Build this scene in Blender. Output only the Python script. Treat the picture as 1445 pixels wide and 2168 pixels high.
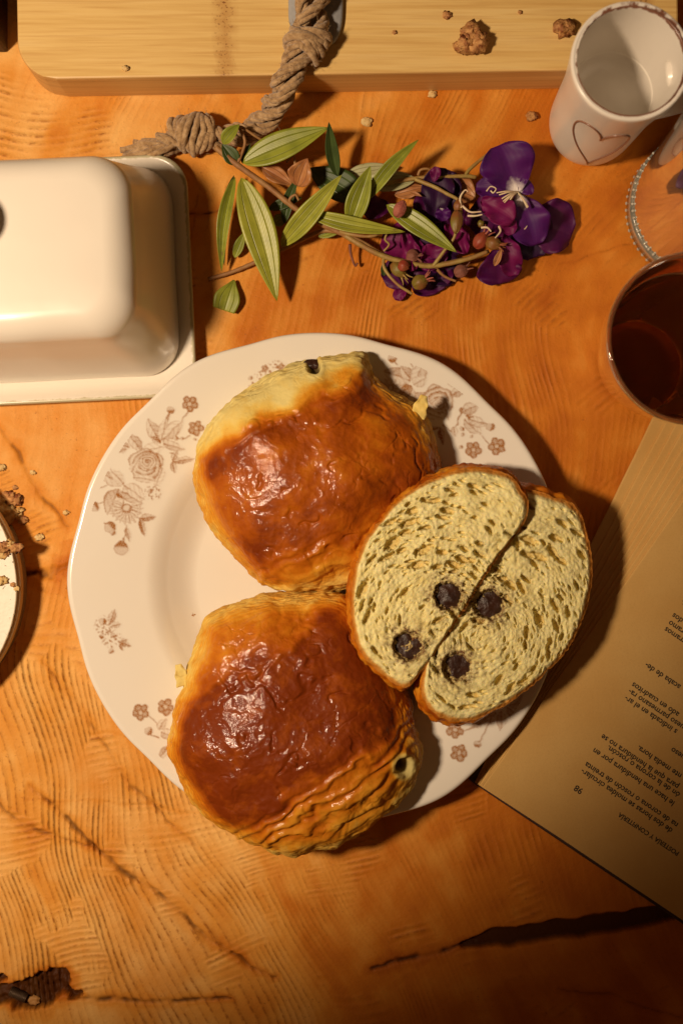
import bpy, math, random
import numpy as np
from mathutils import Vector
R_ = math.radians
random.seed(7)
scene = bpy.context.scene
for o in list(bpy.data.objects): bpy.data.objects.remove(o)

# ------------------------------------------------------------------ camera, world, lamp, exposure
H = 0.5            # camera height over the table top (m)
S = 0.0002         # metres per photograph pixel on the table top
CX, CY = 722.5, 1084.0
cam_d = bpy.data.cameras.new('camera'); cam = bpy.data.objects.new('camera', cam_d)
scene.collection.objects.link(cam); scene.camera = cam
cam.location = (0, 0, H); cam.rotation_euler = (0, 0, 0)
cam_d.sensor_fit = 'VERTICAL'; cam_d.sensor_height = 36.0
cam_d.lens = 36.0 * H / (2168 * S); cam_d.clip_start = 0.01; cam_d.clip_end = 20
cam_d.dof.use_dof = True; cam_d.dof.focus_distance = H - 0.022; cam_d.dof.aperture_fstop = 6.3

world = bpy.data.worlds.new('World'); scene.world = world; world.use_nodes = True
bg = world.node_tree.nodes['Background']
bg.inputs[0].default_value = (1.0, 0.46, 0.17, 1); bg.inputs[1].default_value = 0.06

def P(px, py, z=0.0):
    k = S * (1 - z / H)
    return np.array([(px - CX) * k, -(py - CY) * k, z])
def PX(px, py, z=0.0):
    k = S * (1 - np.asarray(z) / H)
    return (np.asarray(px, float) - CX) * k, -(np.asarray(py, float) - CY) * k

lamp_d = bpy.data.lights.new('table_lamp', 'SPOT'); lamp = bpy.data.objects.new('table_lamp', lamp_d)
scene.collection.objects.link(lamp)
lamp.location = P(-950, 1010) + np.array([0, 0, 0.56])
aim = Vector(P(-300, 400)); d = aim - Vector(lamp.location)
lamp.rotation_euler = d.to_track_quat('-Z', 'Y').to_euler()
lamp_d.energy = 17.4; lamp_d.color = (1.0, 0.75, 0.51)
lamp_d.shadow_soft_size = 0.036
lamp_d.spot_size = R_(73.5); lamp_d.spot_blend = 0.34

scene.view_settings.view_transform = 'Standard'; scene.view_settings.look = 'None'
scene.view_settings.exposure = 0.0; scene.view_settings.gamma = 1.0
scene.cycles.max_bounces = 10; scene.cycles.transmission_bounces = 8; scene.cycles.transparent_max_bounces = 8
scene.cycles.use_denoising = True
scene.cycles.sample_clamp_indirect = 4

# ------------------------------------------------------------------ numeric helpers
rng = np.random.RandomState(11)
_perm = np.concatenate([rng.permutation(256)] * 3)
_g3 = rng.randn(256, 3); _g3 /= np.linalg.norm(_g3, axis=1)[:, None]
def noise3(p):
    p = np.asarray(p, float)
    i = np.floor(p).astype(int); f = p - i; i &= 255
    u = f * f * f * (f * (f * 6 - 15) + 10)
    out = 0
    for dx in (0, 1):
        for dy in (0, 1):
            for dz in (0, 1):
                h = _perm[_perm[_perm[(i[:, 0] + dx) & 255] + ((i[:, 1] + dy) & 255)] + ((i[:, 2] + dz) & 255)]
                g = _g3[h]
                w = (u[:, 0] if dx else 1 - u[:, 0]) * (u[:, 1] if dy else 1 - u[:, 1]) * (u[:, 2] if dz else 1 - u[:, 2])
                out = out + w * (g[:, 0] * (f[:, 0] - dx) + g[:, 1] * (f[:, 1] - dy) + g[:, 2] * (f[:, 2] - dz))
    return out * 1.6
def fbm(p, sc, octaves=4, seed=0.0, gain=0.5):
    p = np.asarray(p, float) * sc + seed * 17.31
    out = 0; a = 1.0
    for k in range(octaves):
        out = out + a * noise3(p + k * 9.7); p = p * 2.03; a *= gain
    return out
def ss(a, b, x):
    t = np.clip((np.asarray(x, float) - a) / (b - a), 0, 1); return t * t * (3 - 2 * t)
def catmull(pts, n):
    pts = np.asarray(pts, float)
    if len(pts) == 2: return pts[0] + (pts[1] - pts[0]) * np.linspace(0, 1, n)[:, None]
    ext = np.vstack([2 * pts[0] - pts[1], pts, 2 * pts[-1] - pts[-2]])
    L = np.concatenate([[0], np.cumsum(np.linalg.norm(np.diff(pts, axis=0), axis=1))])
    s = np.linspace(0, L[-1], n); idx = np.clip(np.searchsorted(L, s, side='right') - 1, 0, len(pts) - 2)
    t = ((s - L[idx]) / (L[idx + 1] - L[idx] + 1e-12))[:, None]
    p0, p1, p2, p3 = ext[idx], ext[idx + 1], ext[idx + 2], ext[idx + 3]
    return 0.5 * ((2 * p1) + (-p0 + p2) * t + (2 * p0 - 5 * p1 + 4 * p2 - p3) * t ** 2 + (-p0 + 3 * p1 - 3 * p2 + p3) * t ** 3)
def seg_dist(x, y, poly):
    """distance and running parameter to a polyline"""
    best = np.full(x.shape, 1e9); par = np.zeros(x.shape); n = len(poly) - 1
    for k in range(n):
        (x0, y0), (x1, y1) = poly[k][:2], poly[k + 1][:2]
        dx, dy = x1 - x0, y1 - y0
        t = np.clip(((x - x0) * dx + (y - y0) * dy) / (dx * dx + dy * dy + 1e-12), 0, 1)
        dd = np.hypot(x - x0 - t * dx, y - y0 - t * dy)
        m = dd < best; best[m] = dd[m]; par[m] = (k + t[m]) / n
    return best, par

# ------------------------------------------------------------------ object helpers
def link(o): scene.collection.objects.link(o); return o
def tag(o, label=None, cat=None, group=None, kind=None):
    if label: o['label'] = label
    if cat: o['category'] = cat
    if group: o['group'] = group
    if kind: o['kind'] = kind
    return o
def thing(name, loc, label, cat, group=None):
    o = bpy.data.objects.new(name, None); o.empty_display_size = 0.01; link(o)
    o.location = tuple(float(v) for v in loc); return tag(o, label, cat, group)
def mesh_obj(name, V, F, mat, parent=None, attrs=None, smooth=True, off=None):
    V = np.asarray(V, float)
    base = parent
    o0 = np.zeros(3)
    while base is not None:
        o0 = o0 + np.array(base.location); base = base.parent
    V = V - o0
    if off is not None: V = V - off
    me = bpy.data.meshes.new(name)
    if isinstance(F, np.ndarray):
        n = F.shape[1]
        me.vertices.add(len(V)); me.vertices.foreach_set('co', V.astype(np.float32).ravel())
        me.loops.add(F.size); me.loops.foreach_set('vertex_index', F.astype(np.int32).ravel())
        me.polygons.add(len(F)); me.polygons.foreach_set('loop_start', (np.arange(len(F)) * n).astype(np.int32))
        me.update(calc_edges=True)
    else:
        me.from_pydata([tuple(v) for v in V], [], F); me.update()
    me.polygons.foreach_set('use_smooth', np.full(len(me.polygons), bool(smooth)))
    for k, a in (attrs or {}).items():
        at = me.attributes.new(k, 'FLOAT', 'POINT'); at.data.foreach_set('value', np.asarray(a, np.float32).ravel())
    me.materials.append(mat)
    o = bpy.data.objects.new(name, me); link(o)
    if off is not None: o.location = tuple(float(v) for v in off)
    if parent is not None: o.parent = parent
    return o
def grid_faces(n, m, wrap_m=False, wrap_n=False):
    a = np.arange(n * m).reshape(n, m)
    if wrap_m: a = np.hstack([a, a[:, :1]])
    if wrap_n: a = np.vstack([a, a[:1]])
    return np.stack([a[:-1, :-1].ravel(), a[1:, :-1].ravel(), a[1:, 1:].ravel(), a[:-1, 1:].ravel()], 1)
def join(parts):
    """list of (V, F quads ndarray, attrs)"""
    Vs, Fs, At, off = [], [], {}, 0
    for V, F, A in parts:
        Vs.append(V); Fs.append(F + off); off += len(V)
        for k, v in A.items(): At.setdefault(k, []).append(np.asarray(v, float) * np.ones(len(V)))
    return np.vstack(Vs), np.vstack(Fs), {k: np.concatenate(v) for k, v in At.items()}
def frames(C):
    T = np.gradient(C, axis=0); T /= np.linalg.norm(T, axis=1)[:, None] + 1e-12
    N = np.zeros_like(T); up = np.array([0, 0, 1.0]) if abs(T[0, 2]) < .9 else np.array([1.0, 0, 0])
    N[0] = np.cross(T[0], np.cross(up, T[0])); N[0] /= np.linalg.norm(N[0])
    for i in range(1, len(C)):
        v = N[i - 1] - T[i] * np.dot(N[i - 1], T[i]); N[i] = v / (np.linalg.norm(v) + 1e-12)
    return T, N, np.cross(T, N)
def tube(C, r, sides=8, sx=1.0, sy=1.0, close=True):
    C = np.asarray(C, float); n = len(C); r = np.ones(n) * r
    T, N, B = frames(C)
    a = np.linspace(0, 2 * np.pi, sides, endpoint=False)
    V = C[:, None, :] + r[:, None, None] * (sx * np.cos(a)[None, :, None] * N[:, None, :] + sy * np.sin(a)[None, :, None] * B[:, None, :])
    V = V.reshape(-1, 3)
    if close:   # collapse caps
        V = np.vstack([np.repeat(C[:1], sides, 0), V, np.repeat(C[-1:], sides, 0)]); n += 2
    return V, grid_faces(n, sides, wrap_m=True), {}
def lathe(prof, c, seg=96):
    prof = np.asarray(prof, float); a = np.linspace(0, 2 * np.pi, seg, endpoint=False)
    V = np.stack([c[0] + prof[:, None, 0] * np.cos(a), c[1] + prof[:, None, 0] * np.sin(a), (c[2] + prof[:, 1])[:, None] + 0 * a], -1)
    return V.reshape(-1, 3), grid_faces(len(prof), seg, wrap_m=True), {}
def smooth_prof(pts, n): return catmull(np.asarray(pts, float), n)

# ------------------------------------------------------------------ materials
def M(name):
    m = bpy.data.materials.new(name); m.use_nodes = True
    nt = m.node_tree; b = nt.nodes['Principled BSDF']
    return m, nt, b
def nd(nt, t, **kw):
    n = nt.nodes.new(t)
    for k, v in kw.items():
        if k.startswith('i_'):
            key = k[2:]; key = int(key) if key.isdigit() else key
            n.inputs[key].default_value = v
        else: setattr(n, k, v)
    return n
def col4(c): return (c[0], c[1], c[2], 1)
def mixc(nt, fac, a, b, mode='MIX'):
    n = nt.nodes.new('ShaderNodeMix'); n.data_type = 'RGBA'; n.blend_type = mode; n.clamp_factor = True
    for sock, v in ((n.inputs[0], fac), (n.inputs[6], a), (n.inputs[7], b)):
        if isinstance(v, (int, float)): sock.default_value = v
        elif isinstance(v, tuple): sock.default_value = col4(v)
        else: nt.links.new(v, sock)
    return n.outputs[2]
def math_n(nt, op, a, b=0.0, c=None, clamp=False):
    n = nt.nodes.new('ShaderNodeMath'); n.operation = op; n.use_clamp = clamp
    for i, v in enumerate((a, b, c)):
        if v is None: continue
        if isinstance(v, (int, float)): n.inputs[i].default_value = v
        else: nt.links.new(v, n.inputs[i])
    return n.outputs[0]
def attr(nt, name): return nd(nt, 'ShaderNodeAttribute', attribute_name=name).outputs['Fac']
def coords(nt, scale=(1, 1, 1), which='Object', rot=(0, 0, 0)):
    tc = nt.nodes.new('ShaderNodeTexCoord'); mp = nt.nodes.new('ShaderNodeMapping')
    mp.inputs['Scale'].default_value = scale; mp.inputs['Rotation'].default_value = rot
    nt.links.new(tc.outputs[which], mp.inputs[0]); return mp.outputs[0]
def noise(nt, vec, scale, detail=4, rough=.55, dist=0.0):
    n = nd(nt, 'ShaderNodeTexNoise'); n.inputs['Scale'].default_value = scale; n.inputs['Detail'].default_value = detail
    n.inputs['Roughness'].default_value = rough; n.inputs['Distortion'].default_value = dist
    nt.links.new(vec, n.inputs['Vector']); return n.outputs[0]
def remap(nt, v, a, b, c=0.0, d=1.0):
    n = nd(nt, 'ShaderNodeMapRange'); nt.links.new(v, n.inputs[0])
    for i, q in enumerate((a, b, c, d)): n.inputs[i + 1].default_value = q
    return n.outputs[0]
def ramp(nt, v, stops):
    n = nd(nt, 'ShaderNodeValToRGB'); e = n.color_ramp.elements
    while len(e) > 1: e.remove(e[-1])
    e[0].position = stops[0][0]; e[0].color = col4(stops[0][1])
    for p, c in stops[1:]:
        q = e.new(p); q.color = col4(c)
    nt.links.new(v, n.inputs[0]); return n.outputs[0]
def bump(nt, b, h, dist, strength=1.0, prev=None):
    n = nd(nt, 'ShaderNodeBump'); n.inputs['Distance'].default_value = dist; n.inputs['Strength'].default_value = strength
    nt.links.new(h, n.inputs['Height'])
    if prev is not None: nt.links.new(prev, n.inputs['Normal'])
    nt.links.new(n.outputs[0], b.inputs['Normal']); nt.links.new(n.outputs[0], b.inputs['Coat Normal']); return n.outputs[0]
def setv(b, **kw):
    names = dict(rough='Roughness', metal='Metallic', ior='IOR', trans='Transmission Weight', sss='Subsurface Weight',
                 coat='Coat Weight', coatr='Coat Roughness', spec='Specular IOR Level', sheen='Sheen Weight', alpha='Alpha')
    for k, v in kw.items(): b.inputs[names[k]].default_value = v
def simple(name, c1, c2=None, nscale=200, rough=.5, bscale=None, bdist=0.0003, var=(.35, .65), **kw):
    m, nt, b = M(name); vec = coords(nt)
    if c2 is None: c2 = tuple(x * .8 for x in c1)
    f = remap(nt, noise(nt, vec, nscale, 5), *var)
    nt.links.new(mixc(nt, f, c1, c2), b.inputs['Base Color'])
    setv(b, rough=rough, **kw)
    if bscale: bump(nt, b, noise(nt, vec, bscale, 6), bdist)
    return m

# ---- table wood
def mat_table():
    m, nt, b = M('table_wood')
    vec = coords(nt)
    phA, amA, phB, amB = attr(nt, 'phase'), attr(nt, 'amp'), attr(nt, 'phase_b'), attr(nt, 'amp_b')
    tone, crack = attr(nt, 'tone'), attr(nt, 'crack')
    fine = noise(nt, vec, 900, 5, .65)
    pores = noise(nt, vec, 420, 3, .6)
    sA = math_n(nt, 'SINE', math_n(nt, 'ADD', phA, math_n(nt, 'MULTIPLY', noise(nt, vec, 60, 2), 2.2)))
    sB = math_n(nt, 'SINE', math_n(nt, 'ADD', phB, math_n(nt, 'MULTIPLY', noise(nt, vec, 60, 2), 2.0)))
    sA = math_n(nt, 'SUBTRACT', math_n(nt, 'MULTIPLY', math_n(nt, 'POWER', math_n(nt, 'MULTIPLY_ADD', sA, .5, .5), .55), 2.0), 1.0)
    hA = math_n(nt, 'MULTIPLY', sA, amA); hB = math_n(nt, 'MULTIPLY', sB, amB)
    hsum = math_n(nt, 'ADD', hA, hB)
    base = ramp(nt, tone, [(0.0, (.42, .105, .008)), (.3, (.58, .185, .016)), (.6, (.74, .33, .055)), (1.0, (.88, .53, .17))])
    big = remap(nt, noise(nt, vec, 14, 4, .6, .6), .35, .68)
    base = mixc(nt, math_n(nt, 'MULTIPLY', big, .35), base, (.52, .155, .013))
    groove = remap(nt, hsum, -.05, -.75, 0, .8)
    gm = math_n(nt, 'MULTIPLY', groove, remap(nt, pores, .38, .62))
    base = mixc(nt, gm, base, (.30, .09, .012))
    dots = remap(nt, noise(nt, vec, 700, 2, .5), .64, .74, 0, .55)
    dots = math_n(nt, 'MULTIPLY', dots, remap(nt, noise(nt, vec, 40, 3), .45, .62))
    base = mixc(nt, dots, base, (.20, .06, .014))
    base = mixc(nt, math_n(nt, 'MULTIPLY', fine, .2), base, (.36, .12, .02))
    base = mixc(nt, crack, base, (.04, .011, .003))
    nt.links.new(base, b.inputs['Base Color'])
    nt.links.new(remap(nt, fine, .3, .7, .42, .62), b.inputs['Roughness'])
    setv(b, spec=.12)
    h = math_n(nt, 'ADD', math_n(nt, 'MULTIPLY', hsum, .5), math_n(nt, 'MULTIPLY', fine, .35))
    h = math_n(nt, 'ADD', h, math_n(nt, 'MULTIPLY', pores, .35))
    bump(nt, b, h, .0006, .95)
    return m
def mat_bamboo():
    m, nt, b = M('bamboo')
    oi = nd(nt, 'ShaderNodeObjectInfo')
    v1 = coords(nt, (10, 260, 60)); v2 = coords(nt, (30, 900, 300)); v3 = coords(nt)
    base = ramp(nt, noise(nt, v1, 1.0, 4, .6), [(.25, (.66, .43, .14)), (.5, (.80, .57, .22)), (.78, (.86, .66, .30))])
    base = mixc(nt, remap(nt, noise(nt, v2, 1, 3), .45, .75, 0, .5), base, (.50, .26, .07))
    base = mixc(nt, math_n(nt, 'MULTIPLY', oi.outputs['Random'], .35), base, (.60, .34, .10))
    node = attr(nt, 'node')
    base = mixc(nt, math_n(nt, 'MULTIPLY', node, .55), base, (.42, .19, .045))
    spk = remap(nt, noise(nt, v3, 900, 3), .56, .68)
    base = mixc(nt, math_n(nt, 'MULTIPLY', spk, node), base, (.22, .08, .02))
    side = attr(nt, 'side')
    layer = noise(nt, coords(nt, (8, 8, 420)), 1, 2)
    sidec = ramp(nt, layer, [(.35, (.44, .22, .07)), (.6, (.62, .36, .13))])
    base = mixc(nt, math_n(nt, 'MULTIPLY', side, .75), base, sidec)
    nt.links.new(base, b.inputs['Base Color']); setv(b, rough=.42)
    bump(nt, b, noise(nt, v2, 1, 3), .0001, .6)
    return m
def porcelain(name, c, tintc, rough=.16):
    m, nt, b = M(name); vec = coords(nt)
    f = remap(nt, noise(nt, vec, 30, 4), .4, .7, 0, .25)
    nt.links.new(mixc(nt, f, c, tintc), b.inputs['Base Color'])
    setv(b, rough=rough, coat=.4, coatr=.08)
    bump(nt, b, noise(nt, vec, 45, 2), .0006, .25)
    return m
def mat_print():
    m, nt, b = M('plate_print'); vec = coords(nt)
    d = attr(nt, 'ink')
    g = remap(nt, noise(nt, vec, 1800, 2), .3, .7, .72, 1.1)
    f = math_n(nt, 'MULTIPLY', d, g, clamp=True)
    nt.links.new(mixc(nt, f, (.80, .76, .68), (.33, .13, .022)), b.inputs['Base Color'])
    setv(b, rough=.16, coat=.4, coatr=.08)
    bump(nt, b, noise(nt, vec, 45, 2), .0006, .25)
    return m
def mat_crust():
    m, nt, b = M('baked_crust'); vec = coords(nt)
    bake, stripe, choc = attr(nt, 'bake'), attr(nt, 'stripe'), attr(nt, 'choc')
    n1 = noise(nt, vec, 95, 6, .66, .5)
    f = math_n(nt, 'ADD', bake, math_n(nt, 'MULTIPLY', math_n(nt, 'SUBTRACT', n1, .5), .62))
    f = math_n(nt, 'SUBTRACT', f, math_n(nt, 'MULTIPLY', stripe, .12), clamp=True)
    base = ramp(nt, f, [(0.0, (.76, .64, .25)), (.2, (.74, .52, .12)), (.42, (.66, .29, .022)), (.62, (.54, .165, .007)), (.8, (.37, .080, .003)), (1.0, (.18, .028, .002))])
    base = mixc(nt, choc, base, (.03, .009, .004))
    nt.links.new(base, b.inputs['Base Color'])
    gl = remap(nt, bake, .3, .62)
    nt.links.new(remap(nt, gl, 0, 1, .7, .5), b.inputs['Roughness'])
    nt.links.new(math_n(nt, 'MULTIPLY', math_n(nt, 'MULTIPLY', gl, .75), remap(nt, noise(nt, vec, 70, 3), .35, .6, .2, 1)), b.inputs['Coat Weight']); setv(b, coatr=.085, sss=.0, spec=.12)
    b.inputs['Subsurface Radius'].default_value = (.003, .0015, .0006)
    vo = nd(nt, 'ShaderNodeTexVoronoi', feature='F1'); vo.inputs['Scale'].default_value = 210; nt.links.new(vec, vo.inputs['Vector'])
    ve = nd(nt, 'ShaderNodeTexVoronoi', feature='DISTANCE_TO_EDGE'); ve.inputs['Scale'].default_value = 75
    wv = nd(nt, 'ShaderNodeMix'); wv.data_type = 'VECTOR'; wv.inputs[0].default_value = .012
    nz = nd(nt, 'ShaderNodeTexNoise'); nz.inputs['Scale'].default_value = 120; nz.inputs['Detail'].default_value = 4; nt.links.new(vec, nz.inputs['Vector'])
    nt.links.new(vec, wv.inputs[4]); nt.links.new(nz.outputs['Color'], wv.inputs[5]); nt.links.new(wv.outputs[1], ve.inputs['Vector'])
    ck = math_n(nt, 'MULTIPLY', remap(nt, ve.outputs['Distance'], 0, .06, -1, 0), remap(nt, noise(nt, vec, 60, 3), .45, .6))
    h = math_n(nt, 'ADD', math_n(nt, 'MULTIPLY', noise(nt, vec, 170, 6, .62, .3), 1.0), math_n(nt, 'MULTIPLY', ck, .35))
    h = math_n(nt, 'ADD', h, math_n(nt, 'MULTIPLY', noise(nt, vec, 480, 4, .6), .30))
    bump(nt, b, h, .0010, .55)
    return m
def mat_crumb():
    m, nt, b = M('bread_crumb'); vec = coords(nt)
    bake, pit, choc = attr(nt, 'bake'), attr(nt, 'pit'), attr(nt, 'choc')
    n1 = noise(nt, vec, 260, 5, .6)
    base = mixc(nt, remap(nt, n1, .35, .68), (.86, .79, .41), (.76, .65, .27))
    base = mixc(nt, math_n(nt, 'MULTIPLY', pit, .6), base, (.56, .39, .11))
    f = math_n(nt, 'ADD', bake, math_n(nt, 'MULTIPLY', math_n(nt, 'SUBTRACT', n1, .5), .5), clamp=True)
    crust = ramp(nt, f, [(.25, (.70, .50, .18)), (.5, (.55, .24, .04)), (.8, (.36, .11, .014)), (1, (.22, .055, .007))])
    base = mixc(nt, remap(nt, f, .12, .36), base, crust)
    ch = math_n(nt, 'MULTIPLY', choc, remap(nt, noise(nt, vec, 700, 4, .7), .36, .6))
    base = mixc(nt, ch, base, (.11, .026, .01))
    nt.links.new(base, b.inputs['Base Color']); setv(b, rough=.85, sss=.25, spec=.1)
    b.inputs['Subsurface Radius'].default_value = (.003, .002, .0008)
    v1 = nd(nt, 'ShaderNodeTexVoronoi', feature='F1'); v1.inputs['Scale'].default_value = 620; nt.links.new(vec, v1.inputs['Vector'])
    hh = math_n(nt, 'ADD', noise(nt, vec, 800, 5, .7), math_n(nt, 'MULTIPLY', v1.outputs['Distance'], .9))
    bump(nt, b, hh, .00045, .8)
    return m
def mat_leaf(name, c1, c2, vein, rough=.42):
    m, nt, b = M(name); vec = coords(nt)
    u, v = attr(nt, 'u'), attr(nt, 'v')
    base = mixc(nt, remap(nt, noise(nt, vec, 160, 4), .35, .65), c1, c2)
    au = math_n(nt, 'ABSOLUTE', u)
    v1 = remap(nt, au, .0, .055, 1, 0)
    v2 = remap(nt, math_n(nt, 'ABSOLUTE', math_n(nt, 'SUBTRACT', au, .5)), 0, .045, 1, 0)
    vv = math_n(nt, 'MAXIMUM', v1, v2)
    cross = math_n(nt, 'SINE', math_n(nt, 'ADD', math_n(nt, 'MULTIPLY', v, 190), math_n(nt, 'MULTIPLY', au, 30)))
    base = mixc(nt, remap(nt, cross, .3, 1, 0, .03), base, vein)
    base = mixc(nt, math_n(nt, 'MULTIPLY', vv, .75), base, vein)
    spots = remap(nt, noise(nt, vec, 330, 2), .68, .76, 0, .6)
    base = mixc(nt, spots, base, (.16, .09, .03))
    nt.links.new(base, b.inputs['Base Color']); setv(b, rough=rough)
    h = math_n(nt, 'ADD', math_n(nt, 'MULTIPLY', vv, -1), math_n(nt, 'MULTIPLY', cross, .03))
    bump(nt, b, h, .0003, .7)
    return m
def mat_petal(name, c1, c2, base_c=None, spread=(.22, .05)):
    m, nt, b = M(name); vec = coords(nt); v, u = attr(nt, 'v'), attr(nt, 'u')
    base = mixc(nt, remap(nt, noise(nt, vec, 130, 4), .35, .65), c1, c2)
    st = noise(nt, vec, 420, 3)
    if base_c:
        f = remap(nt, math_n(nt, 'ADD', v, math_n(nt, 'ADD', math_n(nt, 'MULTIPLY', math_n(nt, 'ABSOLUTE', u), .28), math_n(nt, 'MULTIPLY', math_n(nt, 'SUBTRACT', st, .5), .22))), spread[0], spread[1])
        base = mixc(nt, f, base, base_c)
    rib = math_n(nt, 'SINE', math_n(nt, 'MULTIPLY', u, 34))
    nt.links.new(base, b.inputs['Base Color']); setv(b, rough=.55, spec=.3)
    bump(nt, b, math_n(nt, 'ADD', math_n(nt, 'MULTIPLY', rib, .1), st), .00016, .5)
    return m
def mat_jute():
    m, nt, b = M('jute'); vec = coords(nt)
    base = ramp(nt, noise(nt, vec, 420, 4, .7), [(.3, (.20, .105, .04)), (.5, (.40, .25, .115)), (.72, (.60, .42, .23))])
    nt.links.new(base, b.inputs['Base Color']); setv(b, rough=.85, sheen=.3)
    bump(nt, b, noise(nt, vec, 1300, 4, .7), .0005, .9)
    return m
def mat_paper():
    m, nt, b = M('old_paper'); vec = coords(nt)
    f = remap(nt, noise(nt, vec, 22, 5), .3, .7)
    base = mixc(nt, f, (.62, .40, .145), (.54, .31, .095))
    base = mixc(nt, remap(nt, noise(nt, vec, 1500, 3), .5, .75, 0, .3), base, (.42, .25, .09))
    nt.links.new(base, b.inputs['Base Color']); setv(b, rough=.9, spec=.05)
    bump(nt, b, noise(nt, vec, 800, 4), .00012, .7)
    return m
def mat_speckle():
    m, nt, b = M('speckled_glaze'); vec = coords(nt)
    e = attr(nt, 'edge')
    base = mixc(nt, remap(nt, noise(nt, vec, 620, 2, .5), .655, .70), (.80, .74, .62), (.17, .15, .10))
    n = noise(nt, vec, 260, 4)
    f = remap(nt, math_n(nt, 'ADD', e, math_n(nt, 'MULTIPLY', math_n(nt, 'SUBTRACT', n, .5), .5)), .4, .5)
    base = mixc(nt, f, base, (.58, .42, .24))
    nt.links.new(base, b.inputs['Base Color']); setv(b, rough=.5)
    bump(nt, b, noise(nt, vec, 420, 4), .0005, .6)
    return m
def mat_mug(name, c, dark, th=(.45, .6)):
    m, nt, b = M(name); vec = coords(nt)
    e = attr(nt, 'edge')
    n = noise(nt, vec, 420, 4, .6)
    f = remap(nt, math_n(nt, 'ADD', e, math_n(nt, 'MULTIPLY', math_n(nt, 'SUBTRACT', n, .5), 1.0)), th[0], th[1])
    base = mixc(nt, remap(nt, noise(nt, vec, 40, 3), .4, .7, 0, .2), c, tuple(x * .9 for x in c))
    nt.links.new(mixc(nt, f, base, dark), b.inputs['Base Color']); setv(b, rough=.3, coat=.22, coatr=.12)
    bump(nt, b, noise(nt, vec, 60, 2), .0004, .25)
    return m
def mat_glass(name, c, ior=1.45, rough=0.0):
    m, nt, b = M(name); b.inputs['Base Color'].default_value = col4(c); setv(b, rough=rough, trans=1.0, ior=ior); return m

W_TABLE, W_BAMBOO = mat_table(), mat_bamboo()
PLATE_M = porcelain('plate_glaze', (.80, .76, .68), (.77, .72, .62))
PRINT_M, CRUST_M, CRUMB_M = mat_print(), mat_crust(), mat_crumb()
DISH_M = mat_mug('dish_glaze', (.80, .75, .66), (.50, .46, .30), (.55, .8))
MUG_M = mat_mug('mug_glaze', (.80, .75, .67), (.20, .085, .05))
HEART_M = mat_mug('heart_line', (.70, .62, .52), (.26, .13, .085), (.05, .45))
CHOC_M = simple('chocolate', (.040, .0125, .006), (.022, .007, .004), 300, .42, 500, .0005)
JUTE_M, PAPER_M, SPECK_M = mat_jute(), mat_paper(), mat_speckle()
INK_M = simple('ink', (.020, .013, .009), None, 300, .8)
COVER_M = simple('book_cover', (.045, .018, .010), None, 60, .6, 300)
STEM_M = simple('stem', (.36, .27, .07), (.30, .15, .045), 140, .55, 600, .0002)
TWIG_M = simple('brown_stem', (.27, .12, .04), (.36, .20, .07), 150, .6, 600, .0002)
LEAF_G = mat_leaf('leaf_green', (.27, .30, .03), (.18, .21, .018), (.13, .15, .012))
LEAF_Y = mat_leaf('leaf_pale', (.34, .35, .04), (.25, .27, .026), (.17, .17, .015))
LEAF_D = mat_leaf('leaf_dark', (.05, .085, .018), (.035, .06, .014), (.09, .13, .03))
LEAF_S = mat_leaf('leaf_silver', (.42, .42, .24), (.34, .33, .15), (.30, .26, .11))
LEAF_B = mat_leaf('leaf_dry', (.44, .20, .07), (.34, .13, .045), (.15, .05, .02))
PET_V = mat_petal('petal_violet', (.05, .002, .095), (.07, .003, .10), (.80, .74, .70), (.36, .12))
PET_P = mat_petal('petal_purple', (.055, .001, .058), (.075, .002, .05))
PET_M = mat_petal('petal_magenta', (.16, .003, .07), (.11, .002, .065))
PET_D = mat_petal('petal_dark', (.018, .002, .030), (.028, .002, .035))
STAMEN_M = simple('stamen', (.72, .62, .40), (.60, .42, .28), 300, .5)
BUD_G = simple('bud_green', (.17, .17, .018), (.22, .07, .02), 90, .5, 500, .0003)
BUD_R = simple('bud_red', (.28, .04, .02), (.24, .10, .03), 120, .5, 500, .0003)
BUD_P = simple('bud_pink', (.40, .13, .09), (.30, .07, .05), 300, .8, 900, .0006)
BUD_B = simple('bud_brown', (.25, .09, .055), (.17, .06, .04), 200, .7, 700, .0005)
CRUMB_T = simple('toasted_crumb', (.62, .33, .11), (.22, .055, .012), 420, .6, 420, .0016)
CRUMB_P = simple('pale_crumb', (.78, .60, .28), (.55, .29, .07), 380, .7, 450, .0014)
GREY_M = simple('grey_tab', (.36, .36, .36), (.27, .275, .29), 120, .5, 300, .0004)
SHADE_M = simple('shade_dark', (.05, .014, .006), (.03, .009, .004), 60, .6, 200, .0004)  # for the added block that makes the shaded corner
BOLT_M = simple('old_bolt', (.13, .085, .05), (.07, .04, .025), 300, .45, metal=.6)
REFLECTION_M = simple('grey_reflection', (.34, .33, .27), (.22, .215, .17), 300, .22, trans=.45, ior=1.45)  # grey reflection inside the thick glass base, put into the colour
BEAD_M = simple('bead_glass', (.75, .72, .62), (.55, .52, .42), 900, .06, trans=.35, ior=1.6)
GLASS_M = mat_glass('clear_glass', (.62, .58, .47), 1.45, .04); GLASS_M.node_tree.nodes['Principled BSDF'].inputs['Transmission Weight'].default_value = .9
AMBER_M = mat_glass('amber_glass', (.62, .31, .14), 1.45, .03); AMBER_M.node_tree.nodes['Principled BSDF'].inputs['Transmission Weight'].default_value = .88
TEA_M = mat_glass('tea', (.94, .58, .20), 1.33)

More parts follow.
